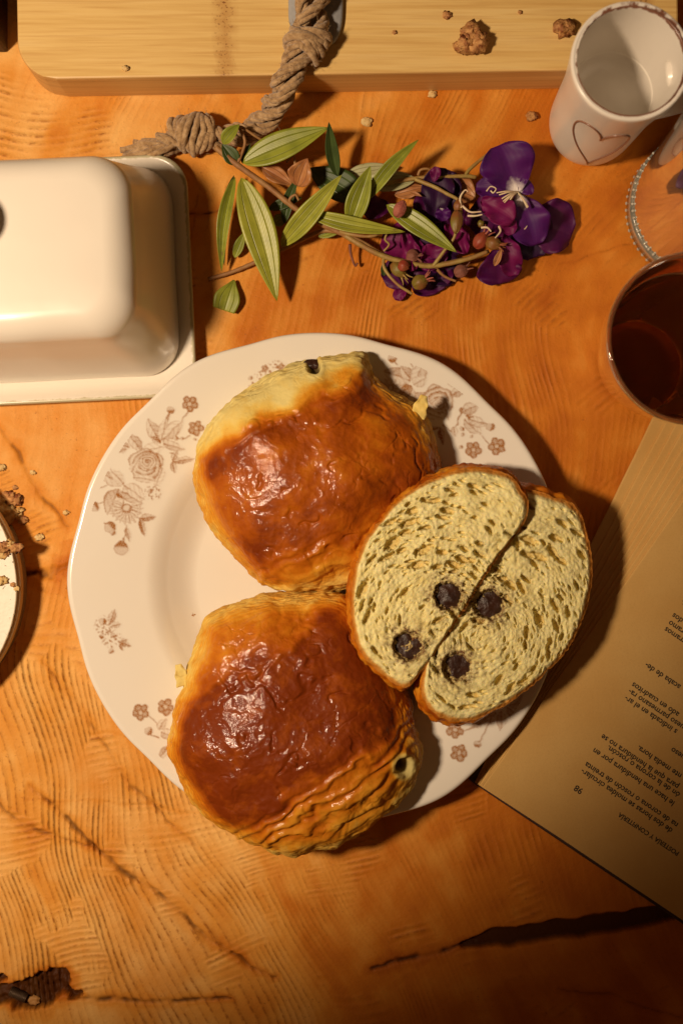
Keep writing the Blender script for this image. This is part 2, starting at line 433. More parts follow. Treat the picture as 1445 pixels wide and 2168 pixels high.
# ------------------------------------------------------------------ table top
def build_table():
    def axis(half, step, far):
        a = np.arange(-half, half + 1e-9, step); out = []; s = step; p = half
        while p < far: s *= 1.35; p += s; out.append(p)
        out = np.array(out); return np.concatenate([-out[::-1], a, out])
    xs, ys = axis(.150, .0006, .55), axis(.224, .0006, .55)
    X, Y = np.meshgrid(xs, ys); n, m = X.shape
    x = X.ravel() / S + CX; y = CY - Y.ravel() / S
    q = np.stack([x, y, 0 * x], 1)
    w1 = fbm(q, 1 / 620., 2, 1, .35); w2 = fbm(q, 1 / 620., 2, 2, .35)
    wx, wy = x + 120 * w1, y + 120 * w2
    # saw and ring ripples: arcs round far centres
    dA = np.hypot(wx - 2500, (wy - 1250) * .85)
    phase = (dA + 5 * np.sin(dA / 37.) + 4 * np.sin(dA / 23. + 2)) * 2 * np.pi / 14.5
    patch = fbm(q, 1 / 170., 3, 3)
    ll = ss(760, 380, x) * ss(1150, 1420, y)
    amp = .14 + .85 * ll * ss(-.75, .1, patch) + .45 * ss(60, -10, x - .2 * (y - 250)) * ss(260, 420, y + 0 * x) * 0 + .30 * ss(.1, .55, patch)
    dB = np.hypot(wx - 150, wy + 900)
    phase_b = dB * 2 * np.pi / 15.0
    pb = fbm(q, 1 / 150., 3, 4)
    amp_b = .5 * ss(.25, .6, pb) + .35 * np.exp(-(((x - 380) / 150) ** 2 + ((y - 1760) / 70) ** 2)) + .6 * np.exp(-(((x - 40) / 130) ** 2 + ((y - 290) / 80) ** 2))
    lane = fbm(np.stack([dA / 26, np.arctan2(wy - 1250, wx - 2500) * 22, 0 * x], 1), 1, 3, 21)
    amp = amp * (1 - ss(.12, .4, amp_b)) * np.clip(.85 + .8 * lane, .3, 1.5)
    amp_b = amp_b * np.clip(.8 + 1.1 * fbm(np.stack([dB / 28, np.arctan2(wy + 900, wx - 150) * 18, 0 * x], 1), 1, 3, 22), .1, 1.5)
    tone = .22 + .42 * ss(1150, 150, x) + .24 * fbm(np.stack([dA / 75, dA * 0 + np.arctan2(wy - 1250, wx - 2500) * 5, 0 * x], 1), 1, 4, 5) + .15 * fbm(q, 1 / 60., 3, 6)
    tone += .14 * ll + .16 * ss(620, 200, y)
    z = np.zeros_like(x) + .00025 * fbm(q, 1 / 120., 3, 7)
    crack = np.zeros_like(x)
    jx, jy = 9 * fbm(q, 1 / 70., 3, 8, .4), 9 * fbm(q, 1 / 70., 3, 9, .4)
    cracks = [  # polyline (pixels), width, depth (mm), darkness
        ([(-60, 1660), (0, 1705), (60, 1748), (130, 1780), (200, 1797)], 4.5, .7, .55),
        ([(60, 1660), (140, 1735), (205, 1800), (285, 1862), (370, 1925), (432, 1978), (490, 2020), (580, 2070)], 6.0, 1.1, .75),
        ([(90, 1400), (165, 1490), (215, 1560), (262, 1632), (300, 1690), (420, 1790)], 4.0, .6, .5),
        ([(-15, 870), (10, 920), (32, 955), (66, 1012), (100, 1062), (150, 1115)], 4.2, .8, .6),
        ([(35, 1213), (75, 1208), (105, 1215), (130, 1203), (165, 1188)], 10, 1.6, 1.0),
        ([(150, 2112), (240, 2118), (330, 2122), (480, 2112)], 6, .8, .85),
        ([(790, 2048), (850, 2030), (930, 2008), (1010, 1996)], 7, .9, .9),
        ([(400, 458), (440, 452), (486, 447), (530, 452)], 3.5, .5, .8),
        ([(1180, 2100), (1300, 2110), (1445, 2160)], 3, .3, .35),
        ([(180, 1545), (300, 1560), (330, 1575)], 1.6, .2, .3), ([(60, 1690), (300, 1705), (420, 1722)], 1.5, .2, .3),
        ([(555, 340), (700, 352), (800, 340)], 1.6, .2, .3), ([(1180, 560), (1330, 520)], 1.5, .2, .3)]
    for poly, wd, dep, dk in cracks:
        dd, par = seg_dist(x + jx, y + jy, poly)
        ww = wd * (.55 + .45 * np.sin(np.pi * np.clip(par, .03, .97))) * (1 + .5 * fbm(q, 1 / 25., 2, 10))
        f = ss(1.5, .1, dd / np.maximum(ww, .5)) * np.clip(.75 + 1.3 * fbm(q, 1 / 45., 3, 25), .4, 1)
        z -= f * dep * .0013; crack = np.maximum(crack, f ** 1.6 * dk)
        halo = ss(5.5, 1.0, dd / np.maximum(ww, .5)); tone -= halo * .28 * dk
    # gash at lower right, knot hole at lower left
    dd, par = seg_dist(x + jx, y + jy, [(985, 2004), (1050, 1988), (1200, 1966), (1330, 1948), (1440, 1930)])
    ww = 21 * np.sin(np.pi * np.clip(par * .82 + .09, 0, 1)) ** .6 + 1
    f = ss(1.15, .7, dd / ww); z -= f * .0028; crack = np.maximum(crack, .94 * f)
    k1, k2 = fbm(q, 1 / 30., 3, 18), fbm(q, 1 / 30., 3, 19)
    kx, ky = x + 12 * k1, y + 12 * k2
    for (c0, c1, a, b_, rot) in ((78, 2100, 62, 36, -.28), (118, 2078, 30, 26, 0), (12, 2106, 30, 20, 0), (150, 2102, 20, 15, .1), (4, 2072, 16, 10, -.6)):
        ca, sa = math.cos(rot), math.sin(rot)
        u, v = (kx - c0) * ca + (ky - c1) * sa, -(kx - c0) * sa + (ky - c1) * ca
        r = np.hypot(u / a, v / b_); f = ss(1.12, .85, r)
        z = np.minimum(z, -.0042 * f * (1 + .25 * fbm(q, 1 / 14., 3, 12))); crack = np.maximum(crack, .93 * f)
        tone -= .3 * ss(1.9, 1.0, r)
    V = np.stack([X.ravel(), Y.ravel(), z], 1)
    F = grid_faces(n, m)[:, ::-1]
    # slab sides and underside
    idx = np.arange(n * m).reshape(n, m)
    ring = np.concatenate([idx[0, :], idx[1:, -1], idx[-1, -2::-1], idx[-2:0:-1, 0]])
    V2 = V[ring].copy(); V2[:, 2] = -.04
    base = len(V); k = len(ring)
    side = np.stack([ring, base + np.arange(k), base + (np.arange(k) + 1) % k, np.roll(ring, -1)], 1)
    V = np.vstack([V, V2])
    pad = lambda a: np.concatenate([a, a[ring]])
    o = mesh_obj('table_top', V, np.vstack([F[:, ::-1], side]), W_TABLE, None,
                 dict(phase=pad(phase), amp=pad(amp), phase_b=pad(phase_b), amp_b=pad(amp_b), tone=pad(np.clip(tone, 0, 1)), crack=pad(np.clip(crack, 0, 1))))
    tag(o, kind='structure')
build_table()

# ------------------------------------------------------------------ plate
PC = P(672, 1229, .018)[:2]; PR = .1012
def plate_z(x, y):
    r = np.hypot(np.asarray(x) - PC[0], np.asarray(y) - PC[1]) / PR
    return .0045 + .0085 * ss(.50, .70, r) + .0055 * np.clip((r - .62) / .38, 0, 1.1)
def build_plate():
    root = thing('dinner_plate', (PC[0], PC[1], 0), 'white scalloped porcelain plate with brown floral print holding the pastries', 'plate')
    seg = 480; th = np.linspace(0, 2 * np.pi, seg, endpoint=False)
    f = 0
    for k in range(6):
        dl = np.abs((np.degrees(th) - (180 + 60 * k) + 180) % 360 - 180)
        f = f + np.exp(-(dl / 7.5) ** 2) - .75 * np.exp(-((dl - 14) / 6) ** 2)
    scal = 1 + .0105 * f
    rr = np.concatenate([np.linspace(0, .48, 16), np.linspace(.5, .72, 34), np.linspace(.735, .985, 34)])
    rings = []
    for r in rr:
        rad = PR * r * (1 + (scal - 1) * ss(.68, 1.0, r))
        x, y = PC[0] + rad * np.cos(th), PC[1] + rad * np.sin(th)
        rings.append(np.stack([x, y, plate_z(x, y)], 1))
    zt = plate_z(PC[0] + PR * .985, PC[1])
    for r, dz in ((.994, -.0002), (1.0, -.0009), (1.002, -.0018), (.999, -.0027), (.992, -.0033), (.96, -.0042)):
        rad = PR * r * (1 + (scal - 1) * 1.0); rings.append(np.stack([PC[0] + rad * np.cos(th), PC[1] + rad * np.sin(th), 0 * th + zt + dz], 1))
    for r, z in ((.70, .0085), (.60, .003), (.57, .0005), (.55, .0), (.53, .0005), (.52, .0018), (.0, .0018)):
        rad = PR * r + 0 * th; rings.append(np.stack([PC[0] + rad * np.cos(th), PC[1] + rad * np.sin(th), 0 * th + z], 1))
    V = np.vstack(rings)
    mesh_obj('plate_body', V, grid_faces(len(rings), seg, wrap_m=True), PLATE_M, root)
    # ---- printed sprigs: fine patches of ink lying on the glaze
    def sprig(x0, y0, x1, y1, draw, step=1.5):
        xs, ys = np.arange(x0, x1, step), np.arange(y0, y1, step)
        X, Y = np.meshgrid(xs, ys); x, y = X.ravel(), Y.ravel()
        q = np.stack([x, y, 0 * x], 1)
        jx, jy = 2.0 * fbm(q, 1 / 14., 2, 3), 2.0 * fbm(q, 1 / 14., 2, 4)
        D = [np.zeros_like(x)]
        xx, yy = x + jx, y + jy
        def leaf(bx, by, tx, ty, w, dens=.30, edge=.55):
            L = math.hypot(tx - bx, ty - by); ux, uy = (tx - bx) / L, (ty - by) / L
            a = ((xx - bx) * ux + (yy - by) * uy) / L; c = (-(xx - bx) * uy + (yy - by) * ux)
            prof = w * .5 * np.sin(np.pi * np.clip(a, 0, 1) ** .8) ** .8
            ins = (a > 0) & (a < 1) & (np.abs(c) < prof)
            rel = np.abs(c) / np.maximum(prof, .01)
            d = dens * (.45 + .75 * (c > 0)) * (1 - .55 * a) + edge * .55 * ss(.72, 1.0, rel) + .5 * ss(1.8, .3, np.abs(c)) * (1 - a * .4)
            d += .12 * (np.sin(a * 26 + np.abs(c) * .5) > .6)
            D[0] = np.where(ins, np.maximum(d, D[0] * .25), D[0])
        def blossom(cx, cy, r, rot=0.0, n=5, dens=.75):
            for k in range(n):
                a = rot + 2 * math.pi * k / n
                px, py = cx + .62 * r * math.cos(a), cy + .62 * r * math.sin(a)
                dd = np.hypot(xx - px, yy - py) / (.46 * r)
                D[0] = np.where(dd < 1, np.maximum(D[0], dens * (.55 + .55 * ss(.3, 1, dd))), D[0])
            dd = np.hypot(xx - cx, yy - cy) / (.24 * r)
            D[0] = np.where(dd < 1, .25, D[0]); D[0] = np.where((dd >= 1) & (dd < 1.5), 1.0, D[0])
        def rose(cx, cy, r, rot=0.0):
            a = np.arctan2(yy - cy, xx - cx) + rot
            rr = np.hypot(xx - cx, (yy - cy) * 1.06) / r
            out = 1 + .07 * np.sin(5 * a) + .05 * np.sin(3 * a + 1)
            ins = rr < out
            t = rr * 3.3 - a / (2 * np.pi) * 1.0 + .12 * np.sin(3 * a)
            fr = t - np.floor(t)
            d = .10 + .62 * fr ** 2.6 + .25 * ss(.45, 0, rr) + .22 * (np.cos(a - .6) > .2) * fr
            d = np.where(rr / out > .93, .5, d)
            D[0] = np.where(ins, d, D[0])
        def daisy(cx, cy, r, n=13, a0=-.3, a1=3.6):
            for k in range(n):
                a = a0 + (a1 - a0) * k / (n - 1)
                leaf(cx + .25 * r * math.cos(a), cy + .25 * r * math.sin(a), cx + r * math.cos(a), cy + r * math.sin(a), r * .33, .12, .8)
            dd = np.hypot(xx - cx, yy - cy) / (.27 * r)
            D[0] = np.where(dd < 1, .15 + .8 * ss(.55, 1, dd), D[0])
        def bud(cx, cy, r, ang):
            dd = np.hypot(xx - cx, yy - cy) / r
            side = ((xx - cx) * math.cos(ang) + (yy - cy) * math.sin(ang)) / r
            D[0] = np.where(dd < 1, .22 + .75 * ss(-.1, .6, side) + .2 * ss(.8, 1, dd), D[0])
        def line(pts, w=1.6, dens=.75):
            dd, _ = seg_dist(xx, yy, catmull(np.array(pts, float), 14)); D[0] = np.maximum(D[0], dens * ss(w, w * .3, dd))
        def speck(cx, cy, rx, ry, dens=.6, fr=1 / 5.):
            e = np.hypot((x - cx) / rx, (y - cy) / ry); nn = fbm(q, fr, 2, cx * .013)
            D[0] = np.maximum(D[0], np.where(e < 1, dens * ss(.1, .45, nn) * ss(1, .6, e), 0))
        draw(leaf, blossom, rose, daisy, bud, line, speck)
        ink = np.clip(D[0] * 1.6, 0, 1)
        # soften a little
        I = ink.reshape(X.shape); I = (I + np.roll(I, 1, 0) + np.roll(I, -1, 0) + np.roll(I, 1, 1) + np.roll(I, -1, 1)) / 5
        ink = I.ravel()
        wx, wy = PX(x, y, .017); wz = plate_z(wx, wy)
        wx, wy = PX(x, y, wz); wz = plate_z(wx, wy) + .00007
        F = grid_faces(*X.shape)
        keep = (ink[F].max(1) > .03) & (np.hypot(wx - PC[0], wy - PC[1])[F].max(1) < PR * .955)
        F = F[keep][:, ::-1]; used = np.unique(F); mp = np.zeros(len(x), int); mp[used] = np.arange(len(used))
        mesh_obj('floral_print', np.stack([wx, wy, wz], 1)[used], mp[F][:, ::-1], PRINT_M, root, dict(ink=ink[used]))
    def big_left(leaf, blossom, rose, daisy, bud, line, speck):
        line([(345, 935), (372, 905), (400, 872)]); line([(350, 915), (357, 885), (362, 868)]); line([(352, 930), (390, 928), (402, 922)], 1.3)
        leaf(338, 935, 312, 888, 30); leaf(342, 932, 352, 884, 24, .22); leaf(346, 930, 388, 888, 30, .2)
        leaf(345, 938, 392, 952, 20, .25); leaf(340, 938, 318, 925, 14, .6)
        leaf(300, 955, 268, 914, 24); leaf(275, 948, 242, 938, 18); leaf(268, 952, 250, 958, 10)
        leaf(368, 978, 412, 970, 16, .4); leaf(366, 975, 374, 952, 14, .3); leaf(366, 978, 370, 1003, 14, .35); line([(360, 960), (370, 962), (366, 980)], 1.6)
        leaf(300, 955, 352, 945, 26, .06, .3); leaf(345, 990, 330, 1030, 20, .1, .4)
        rose(309, 984, 36, .6); rose(312, 978, 20, 2.0)
        leaf(278, 1000, 292, 975, 16, .08, .4); leaf(282, 1010, 330, 1018, 18, .1, .5)
        leaf(262, 1026, 208, 1000, 28, .34); leaf(262, 1024, 232, 992, 22, .1, .3)
        leaf(262, 1028, 308, 1058, 34, .16); leaf(258, 1040, 300, 1064, 26, .24)
        leaf(252, 1036, 228, 1090, 44, .26, .7); leaf(250, 1042, 262, 1054, 16, .8)
        speck(325, 1042, 22, 20, .8); bud(318, 1040, 6, 0)
        daisy(268, 1076, 36)
        leaf(295, 1098, 330, 1094, 16, .55); leaf(297, 1098, 306, 1134, 14, .7); leaf(266, 1115, 276, 1146, 11, .4); line([(268, 1112), (264, 1140), (262, 1150)], 1.2)
        bud(198, 1038, 8, 0); line([(205, 1036), (226, 1028)], 1.3); bud(200, 1073, 10, -.6); line([(208, 1068), (218, 1062)], 1.5)
        bud(233, 1116, 12, -.8); line([(222, 1108), (240, 1112)], 2.4); bud(238, 1128, 6, .5)
        bud(257, 1160, 15, -1.57); line([(262, 1150), (262, 1140)], 1.6)
        blossom(402, 855, 17, .3); blossom(415, 906, 16, .1); bud(361, 868, 8, 1.4); line([(352, 888), (358, 876)], 2); bud(412, 930, 3.5, 0); bud(372, 928, 6, 0); bud(385, 928, 4, 0)
    sprig(180, 830, 440, 1190, big_left)
    def big_right(leaf, blossom, rose, daisy, bud, line, speck):
        bud(829, 758, 10, 1.3); bud(862, 754, 10, 1.2); line([(834, 766), (841, 772)], 1.4); line([(866, 761), (872, 776)], 1.4)
        leaf(868, 806, 812, 786, 40, .4); leaf(868, 802, 848, 776, 26, .35); leaf(876, 812, 898, 764, 34, .22); leaf(876, 814, 902, 800, 26, .12)
        daisy(826, 822, 24, 12, 0, 5.8); leaf(872, 818, 842, 842, 26, .6); leaf(874, 822, 850, 864, 30, .4); speck(868, 858, 24, 20, .9)
        leaf(900, 830, 880, 860, 30, .3); leaf(955, 838, 988, 816, 20, .3); leaf(958, 814, 962, 790, 18, .25); leaf(960, 818, 944, 800, 12, .2)
        rose(925, 848, 34, 2.2); rose(929, 856, 18, .5)
        leaf(900, 872, 936, 886, 20, .1, .5); leaf(940, 860, 950, 890, 14, .1, .5)
        leaf(976, 872, 1014, 856, 26, .3); leaf(978, 862, 976, 876, 12, .7); line([(968, 900), (970, 885), (980, 872)], 2); line([(936, 900), (955, 912), (968, 895)], 1.6)
        leaf(982, 888, 1018, 920, 26, .18); leaf(990, 886, 1030, 902, 22, .16); leaf(985, 880, 1002, 884, 7, .8); leaf(960, 902, 962, 925, 14, .2)
        leaf(930, 905, 938, 944, 14, .8); leaf(905, 908, 930, 904, 10, .6)
        bud(1037, 904, 9, .2); line([(1016, 894), (1030, 898)], 1.6); line([(1018, 922), (1030, 936), (1038, 942)], 1.2)
        bud(978, 908, 5, 0); bud(978, 920, 4, 0); bud(997, 924, 3.5, 0); bud(975, 947, 4, 0)
        blossom(1001, 952, 17, .2); blossom(1051, 945, 18, .5)
    sprig(800, 735, 1080, 985, big_right)
    def small_left(leaf, blossom, rose, daisy, bud, line, speck):
        speck(222, 1325, 26, 26, .8); bud(218, 1316, 8, 0); speck(236, 1352, 24, 24, .85); bud(240, 1346, 5, 1); bud(216, 1346, 6, 2)
        leaf(232, 1322, 244, 1290, 16, .4); leaf(238, 1326, 256, 1320, 14, .25); leaf(254, 1362, 262, 1378, 9, .7); leaf(254, 1360, 278, 1368, 12, .5); leaf(254, 1360, 272, 1352, 10, .4); bud(236, 1378, 6, 1)
    sprig(190, 1275, 290, 1395, small_left)
    def low_left(leaf, blossom, rose, daisy, bud, line, speck):
        blossom(298, 1508, 17, .4); blossom(351, 1497, 17, .1); line([(312, 1514), (330, 1530), (338, 1545)], 1.3)
        bud(315, 1548, 9, .5); line([(318, 1556), (336, 1562)], 2); leaf(336, 1545, 352, 1520, 18, .2); leaf(340, 1550, 372, 1560, 24, .2)
        leaf(356, 1580, 336, 1610, 18, .35); leaf(362, 1570, 380, 1600, 24, .4); leaf(375, 1640, 366, 1665, 16, .7); speck(380, 1600, 20, 40, .6)
    sprig(280, 1478, 410, 1690, low_left)
    def low_right(leaf, blossom, rose, daisy, bud, line, speck):
        leaf(1070, 1496, 1110, 1525, 26, .32); leaf(1075, 1492, 1128, 1488, 24, .25); leaf(1060, 1505, 1062, 1552, 22, .3); leaf(1050, 1508, 1020, 1535, 24, .25)
        leaf(1090, 1490, 1105, 1470, 16, .3); bud(1010, 1575, 8, 1.5); line([(1040, 1520), (1020, 1560), (1012, 1570)], 1.6); leaf(1040, 1515, 990, 1545, 18, .3)
        blossom(962, 1545, 18, .3); blossom(971, 1594, 18, .1); line([(978, 1548), (1005, 1540), (1030, 1525)], 1.3)
    sprig(935, 1455, 1140, 1625, low_right)
    def top_small(leaf, blossom, rose, daisy, bud, line, speck):
        speck(585, 782, 26, 22, .85); speck(556, 798, 22, 16, .8); blossom(561, 780, 8, 0); blossom(575, 800, 8, .5); blossom(594, 776, 7, 1); bud(530, 800, 5, 0); bud(535, 818, 6, 0); speck(545, 815, 24, 10, .7)
    sprig(515, 750, 625, 850, top_small)
build_plate()

# ------------------------------------------------------------------ pastries
def radial(outline, th, sm=3):
    """radius(theta) about centroid of a pixel outline (y down)"""
    pts = catmull(np.array(outline + [outline[0]], float), 400)
    c = pts[:-1].mean(0)
    a = np.unwrap(np.arctan2(pts[:, 1] - c[1], pts[:, 0] - c[0])); r = np.hypot(pts[:, 1] - c[1], pts[:, 0] - c[0])
    o = np.argsort(a % (2 * np.pi)); aa, rr = (a % (2 * np.pi))[o], r[o]
    return c, np.interp(th, np.concatenate([aa - 2 * np.pi, aa, aa + 2 * np.pi]), np.tile(rr, 3))

def build_bun(name, label, outline, zbot, zmid, ztop, axis_ang, profile, seed, flakes, holes):
    seg, nr = 400, 250
    th = np.linspace(0, 2 * np.pi, seg, endpoint=False)
    c, R = radial(outline, th)
    ph = np.concatenate([np.linspace(0, 1, 190) ** 1.15 * .5, np.linspace(.5, 1, nr - 189)[1:]]) * np.pi
    PHI, TH = np.meshgrid(ph, th, indexing='ij'); RR = R[None, :] + 0 * PHI
    s = np.sin(PHI)
    up = PHI <= np.pi / 2 + 1e-9
    rad = np.where(up, s ** .86, s ** .55)
    cz = np.cos(PHI)
    z = np.where(up, zmid + (ztop - zmid) * np.sign(cz) * np.abs(cz) ** .92, zmid - (zmid - zbot) * np.abs(cz) ** .7)
    px = c[0] + rad * RR * np.cos(TH); py = c[1] + rad * RR * np.sin(TH)
    px, py, z, rad, upf = px.ravel(), py.ravel(), z.ravel(), rad.ravel(), up.ravel()
    n = np.array([-math.sin(axis_ang), math.cos(axis_ang)])   # across the roll (pixels, y down)
    t = np.array([math.cos(axis_ang), math.sin(axis_ang)])
    q = np.stack([px, py, z / S], 1)
    across = (px - c[0]) * n[0] + (py - c[1]) * n[1]; along = (px - c[0]) * t[0] + (py - c[1]) * t[1]
    wob = 26 * fbm(q, 1 / 90., 3, seed)
    bake, lam, pale = profile(across + wob, along, rad, px, py)
    edge = ss(.80, .99, rad)
    side_pale = edge * (1 - .15 * np.sin(z * 5200 + 3 * fbm(q, 1 / 30., 2, seed + 2)))
    bake = bake * (1 - .60 * side_pale * pale) + .10 * fbm(q, 1 / 60., 4, seed + 1)
    low = ss(zmid + .002, zmid - .012, z); bake = bake * (1 - .35 * low) + .0 * low
    # relief
    d = 9 * fbm(q, 1 / 120., 2, seed + 3)                                       # swelling
    wr = fbm(q, 1 / 24., 2, seed + 4); d += bake * .8 * (1 - np.abs(wr) * 2.2)   # blistered glaze
    d -= bake * 3.5 * ss(.14, .03, np.abs(fbm(q, 1 / 85., 3, seed + 8))) * ss(.05, .4, fbm(q, 1 / 70., 2, seed + 9))   # cracks in the glaze
    lamph = (across + wob * .9 + .05 * along + 10 * fbm(np.stack([along / 120, across / 40, 0 * along], 1), 1, 3, seed + 5))
    lamph = lamph + 9 * np.sin(lamph / 31. + seed) + 14 * fbm(np.stack([along / 260, across / 90, 0 * along], 1), 1, 2, seed + 15)
    saw = (lamph / 33.0) % 1.0
    ridge = np.where(saw < .62, ss(0, .62, saw), ss(1, .62, saw)) * (.55 + .45 * np.clip(1 + 1.5 * fbm(np.stack([along / 70, across / 25, 0 * along], 1), 1, 2, seed + 16), 0, 2))
    d += lam * (4.6 * ridge - 2)
    lay = (z / .0026 + .8 * fbm(q, 1 / 35., 3, seed + 6)) % 1.0
    d += side_pale * pale * (1.8 * np.where(lay < .75, lay / .75, (1 - lay) / .25) - 1) + edge * 4 * fbm(q, 1 / 28., 4, seed + 7)
    stripe = lam * ridge * .9
    choc = np.zeros_like(px)
    wx, wy = PX(px, py, np.clip(z, zbot, ztop) * 0 + zmid)
    V = np.stack([wx, wy, z], 1)
    # normals by grid differences
    G = V.reshape(nr, seg, 3)
    du = np.gradient(G, axis=0); dv = np.roll(G, -1, 1) - np.roll(G, 1, 1)
    N = np.cross(du, dv); N /= np.linalg.norm(N, axis=2)[..., None] + 1e-12
    N = N.reshape(-1, 3); cen = np.array([*PX(c[0], c[1], zmid), zmid])
    N *= np.sign(np.sum(N * (V - cen), 1))[:, None]; N[:seg] = (0, 0, 1)
    for hx, hy, hr, dep in holes:
        # hole centre given in seen pixels: compare seen position
        sx = CX + V[:, 0] / (S * (1 - V[:, 2] / H)); sy = CY - V[:, 1] / (S * (1 - V[:, 2] / H))
        e = np.hypot(sx - hx, (sy - hy) * .9) / hr
        m = (e < 2) & (z > zbot + .006)
        dn = np.where(m, ss(1.1, .5, e), 0); d -= dn * dep; choc = np.maximum(choc, dn); d += np.where(m, 2 * np.exp(-((e - 1.35) / .25) ** 2), 0)
        bake = np.where(m, bake * (1 - .7 * ss(1.9, 1.2, e)), bake)
    V = V + N * (d * S)[:, None]
    floor = np.where(np.hypot(V[:, 0] - PC[0], V[:, 1] - PC[1]) < PR * 1.012, plate_z(V[:, 0], V[:, 1]) - .0003, 0)
    V[:, 2] = np.maximum(V[:, 2], floor)
    base = np.array([cen[0], cen[1], zbot])
    root = thing(name, base, label, 'pastry', 'whole chocolate pastries on the plate')
    mesh_obj('crust', V, grid_faces(nr, seg, wrap_m=True), CRUST_M, root, dict(bake=np.clip(bake, 0, 1), stripe=np.clip(stripe, 0, 1), choc=np.clip(choc, 0, 1) * .9))
    for hx, hy, hr, dep in holes:
        sx = CX + V[:, 0] / (S * (1 - V[:, 2] / H)); sy = CY - V[:, 1] / (S * (1 - V[:, 2] / H))
        k = np.argmin(np.hypot(sx - hx, sy - hy) + np.where(V[:, 2] > zbot + .004, 0, 1e3)); blob('chocolate_baton', V[k] + N[k] * .0004, (.0042, .0028, .0026), CHOC_M, root, int(seed) + 3, .3)
    for fx, fy, ang, L, w, zz in flakes:   # loose flaps of pastry layer on the edge
        b0 = P(fx, fy, zz); dr = np.array([math.cos(ang), -math.sin(ang), .25])
        patch('pastry_flap', root, b0, dr, L * S, w * S, .35, CRUST_M, lambda u, v: (.95 - .55 * v ** 2) * (1 + .09 * np.sin(v * 13 + u)) + 0 * u, seed + fx, ruffle=.12, extra=dict(bake=.10, stripe=0, choc=0))
    return root

def blob(name, c, r, mat, parent, seed, amt=.25, nseg=14, off=None):
    c = np.asarray(c, float); a = np.linspace(0, 2 * np.pi, nseg, endpoint=False); p = np.linspace(0, np.pi, nseg // 2 + 2)
    Pp, A = np.meshgrid(p, a, indexing='ij')
    D = np.stack([np.sin(Pp) * np.cos(A), np.sin(Pp) * np.sin(A), np.cos(Pp)], -1).reshape(-1, 3)
    k = 1 + amt * fbm(D, 1.6, 3, seed * .37 + 1)
    V = c + D * np.asarray(r) * k[:, None]
    n = len(V); return mesh_obj(name, V, grid_faces(len(p), nseg, wrap_m=True), mat, parent, dict(bake=np.full(n, .4), stripe=np.zeros(n), choc=np.zeros(n)), off=off)

def patch(name, parent, base, direction, L, W, curl, mat, wfun, seed, nu=9, nv=22, ruffle=0.0, fold=0.0, side=None, extra=None, bend=0.0, thick=.00022):
    """thin curved blade (leaf, petal, flap): two faces and a rim"""
    d = np.asarray(direction, float); d = d / np.linalg.norm(d)
    sd = np.cross(np.array([0, 0, 1.0]), d) if side is None else np.asarray(side, float)
    sd = sd / np.linalg.norm(sd); up = np.cross(d, sd)
    u = np.linspace(-1, 1, nu); v = np.linspace(0, 1, nv); Vv, U = np.meshgrid(v, u, indexing='ij')
    w = wfun(U, Vv)
    rr = random.Random(int(seed * 13) % 99991); p1, p2, p3 = rr.random() * 6, rr.random() * 6, rr.random() * 6
    hgt = curl * L * (-(Vv - .45) ** 2 + .2) + fold * W * np.abs(U) * w + ruffle * W * (np.abs(U) ** 1.5) * (np.sin(Vv * 9 + p1 + U * 2) * .6 + np.sin(Vv * 17 + p2 - U * 3) * .4) + ruffle * .5 * W * np.sin(Vv * 5 + p3)* Vv
    lat = bend * L * np.sin(np.pi * Vv) * .5
    A = np.asarray(base) + d * (Vv * L)[..., None] + sd * (U * w * W * .5 + lat)[..., None] + up * hgt[..., None]
    top = A.reshape(-1, 3); bot = (A - up * thick).reshape(-1, 3)
    F = grid_faces(nv, nu); k = len(top)
    idx = np.arange(k).reshape(nv, nu); ring = np.concatenate([idx[0, :], idx[1:, -1], idx[-1, -2::-1], idx[-2:0:-1, 0]])
    rim = np.stack([ring, np.roll(ring, -1), np.roll(ring, -1) + k, ring + k], 1)
    V = np.vstack([top, bot]); at = dict(u=np.tile(U.ravel(), 2), v=np.tile(Vv.ravel(), 2))
    for kk, vv in (extra or {}).items(): at[kk] = np.full(len(V), vv)
    V[:, 2] = np.maximum(V[:, 2], .0006)
    return mesh_obj(name, V, np.vstack([F, F[:, ::-1] + k, rim]), mat, parent, at)

out1 = [(690, 757), (770, 747), (802, 805), (885, 870), (922, 950), (932, 1010), (905, 1075), (850, 1140), (800, 1200), (750, 1238), (645, 1256), (560, 1240), (480, 1160), (430, 1080), (411, 1000), (428, 930), (465, 868), (540, 812), (620, 778)]
def prof1(ac, al, rad, px, py):
    bake = .30 + .50 * ss(-185, -120, ac) * ss(190, 95, ac) + .12 * ss(-150, -110, ac) * ss(-60, -105, ac) + .10 * ss(210, 120, ac) * ss(40, 100, ac)
    bake = bake - .26 * ss(-130, -190, ac)
    bake = bake + .16 * ss(110, 150, ac)
    lam = ss(95, 150, ac) * .8 + .7 * ss(-95, -130, ac) * ss(-185, -150, ac)
    return bake, lam, 1.0 - .45 * ss(60, 150, ac)
build_bun('chocolate_pastry', 'whole glazed chocolate pastry with pale edge, beside the rose print and butter dish', out1, .0042, .020, .0475, math.radians(-27), prof1, 3.0,
          [(882, 884, -1.25, 46, 34, .030)], [(664, 776, 14, 14)])
out2 = [(442, 1310), (500, 1275), (560, 1258), (640, 1253), (725, 1258), (780, 1330), (830, 1400), (862, 1470), (875, 1540), (890, 1590), (872, 1650), (842, 1700), (800, 1742), (745, 1775), (690, 1792), (600, 1806), (535, 1785), (450, 1732), (392, 1662), (362, 1600), (363, 1540), (378, 1470), (405, 1390), (428, 1340)]
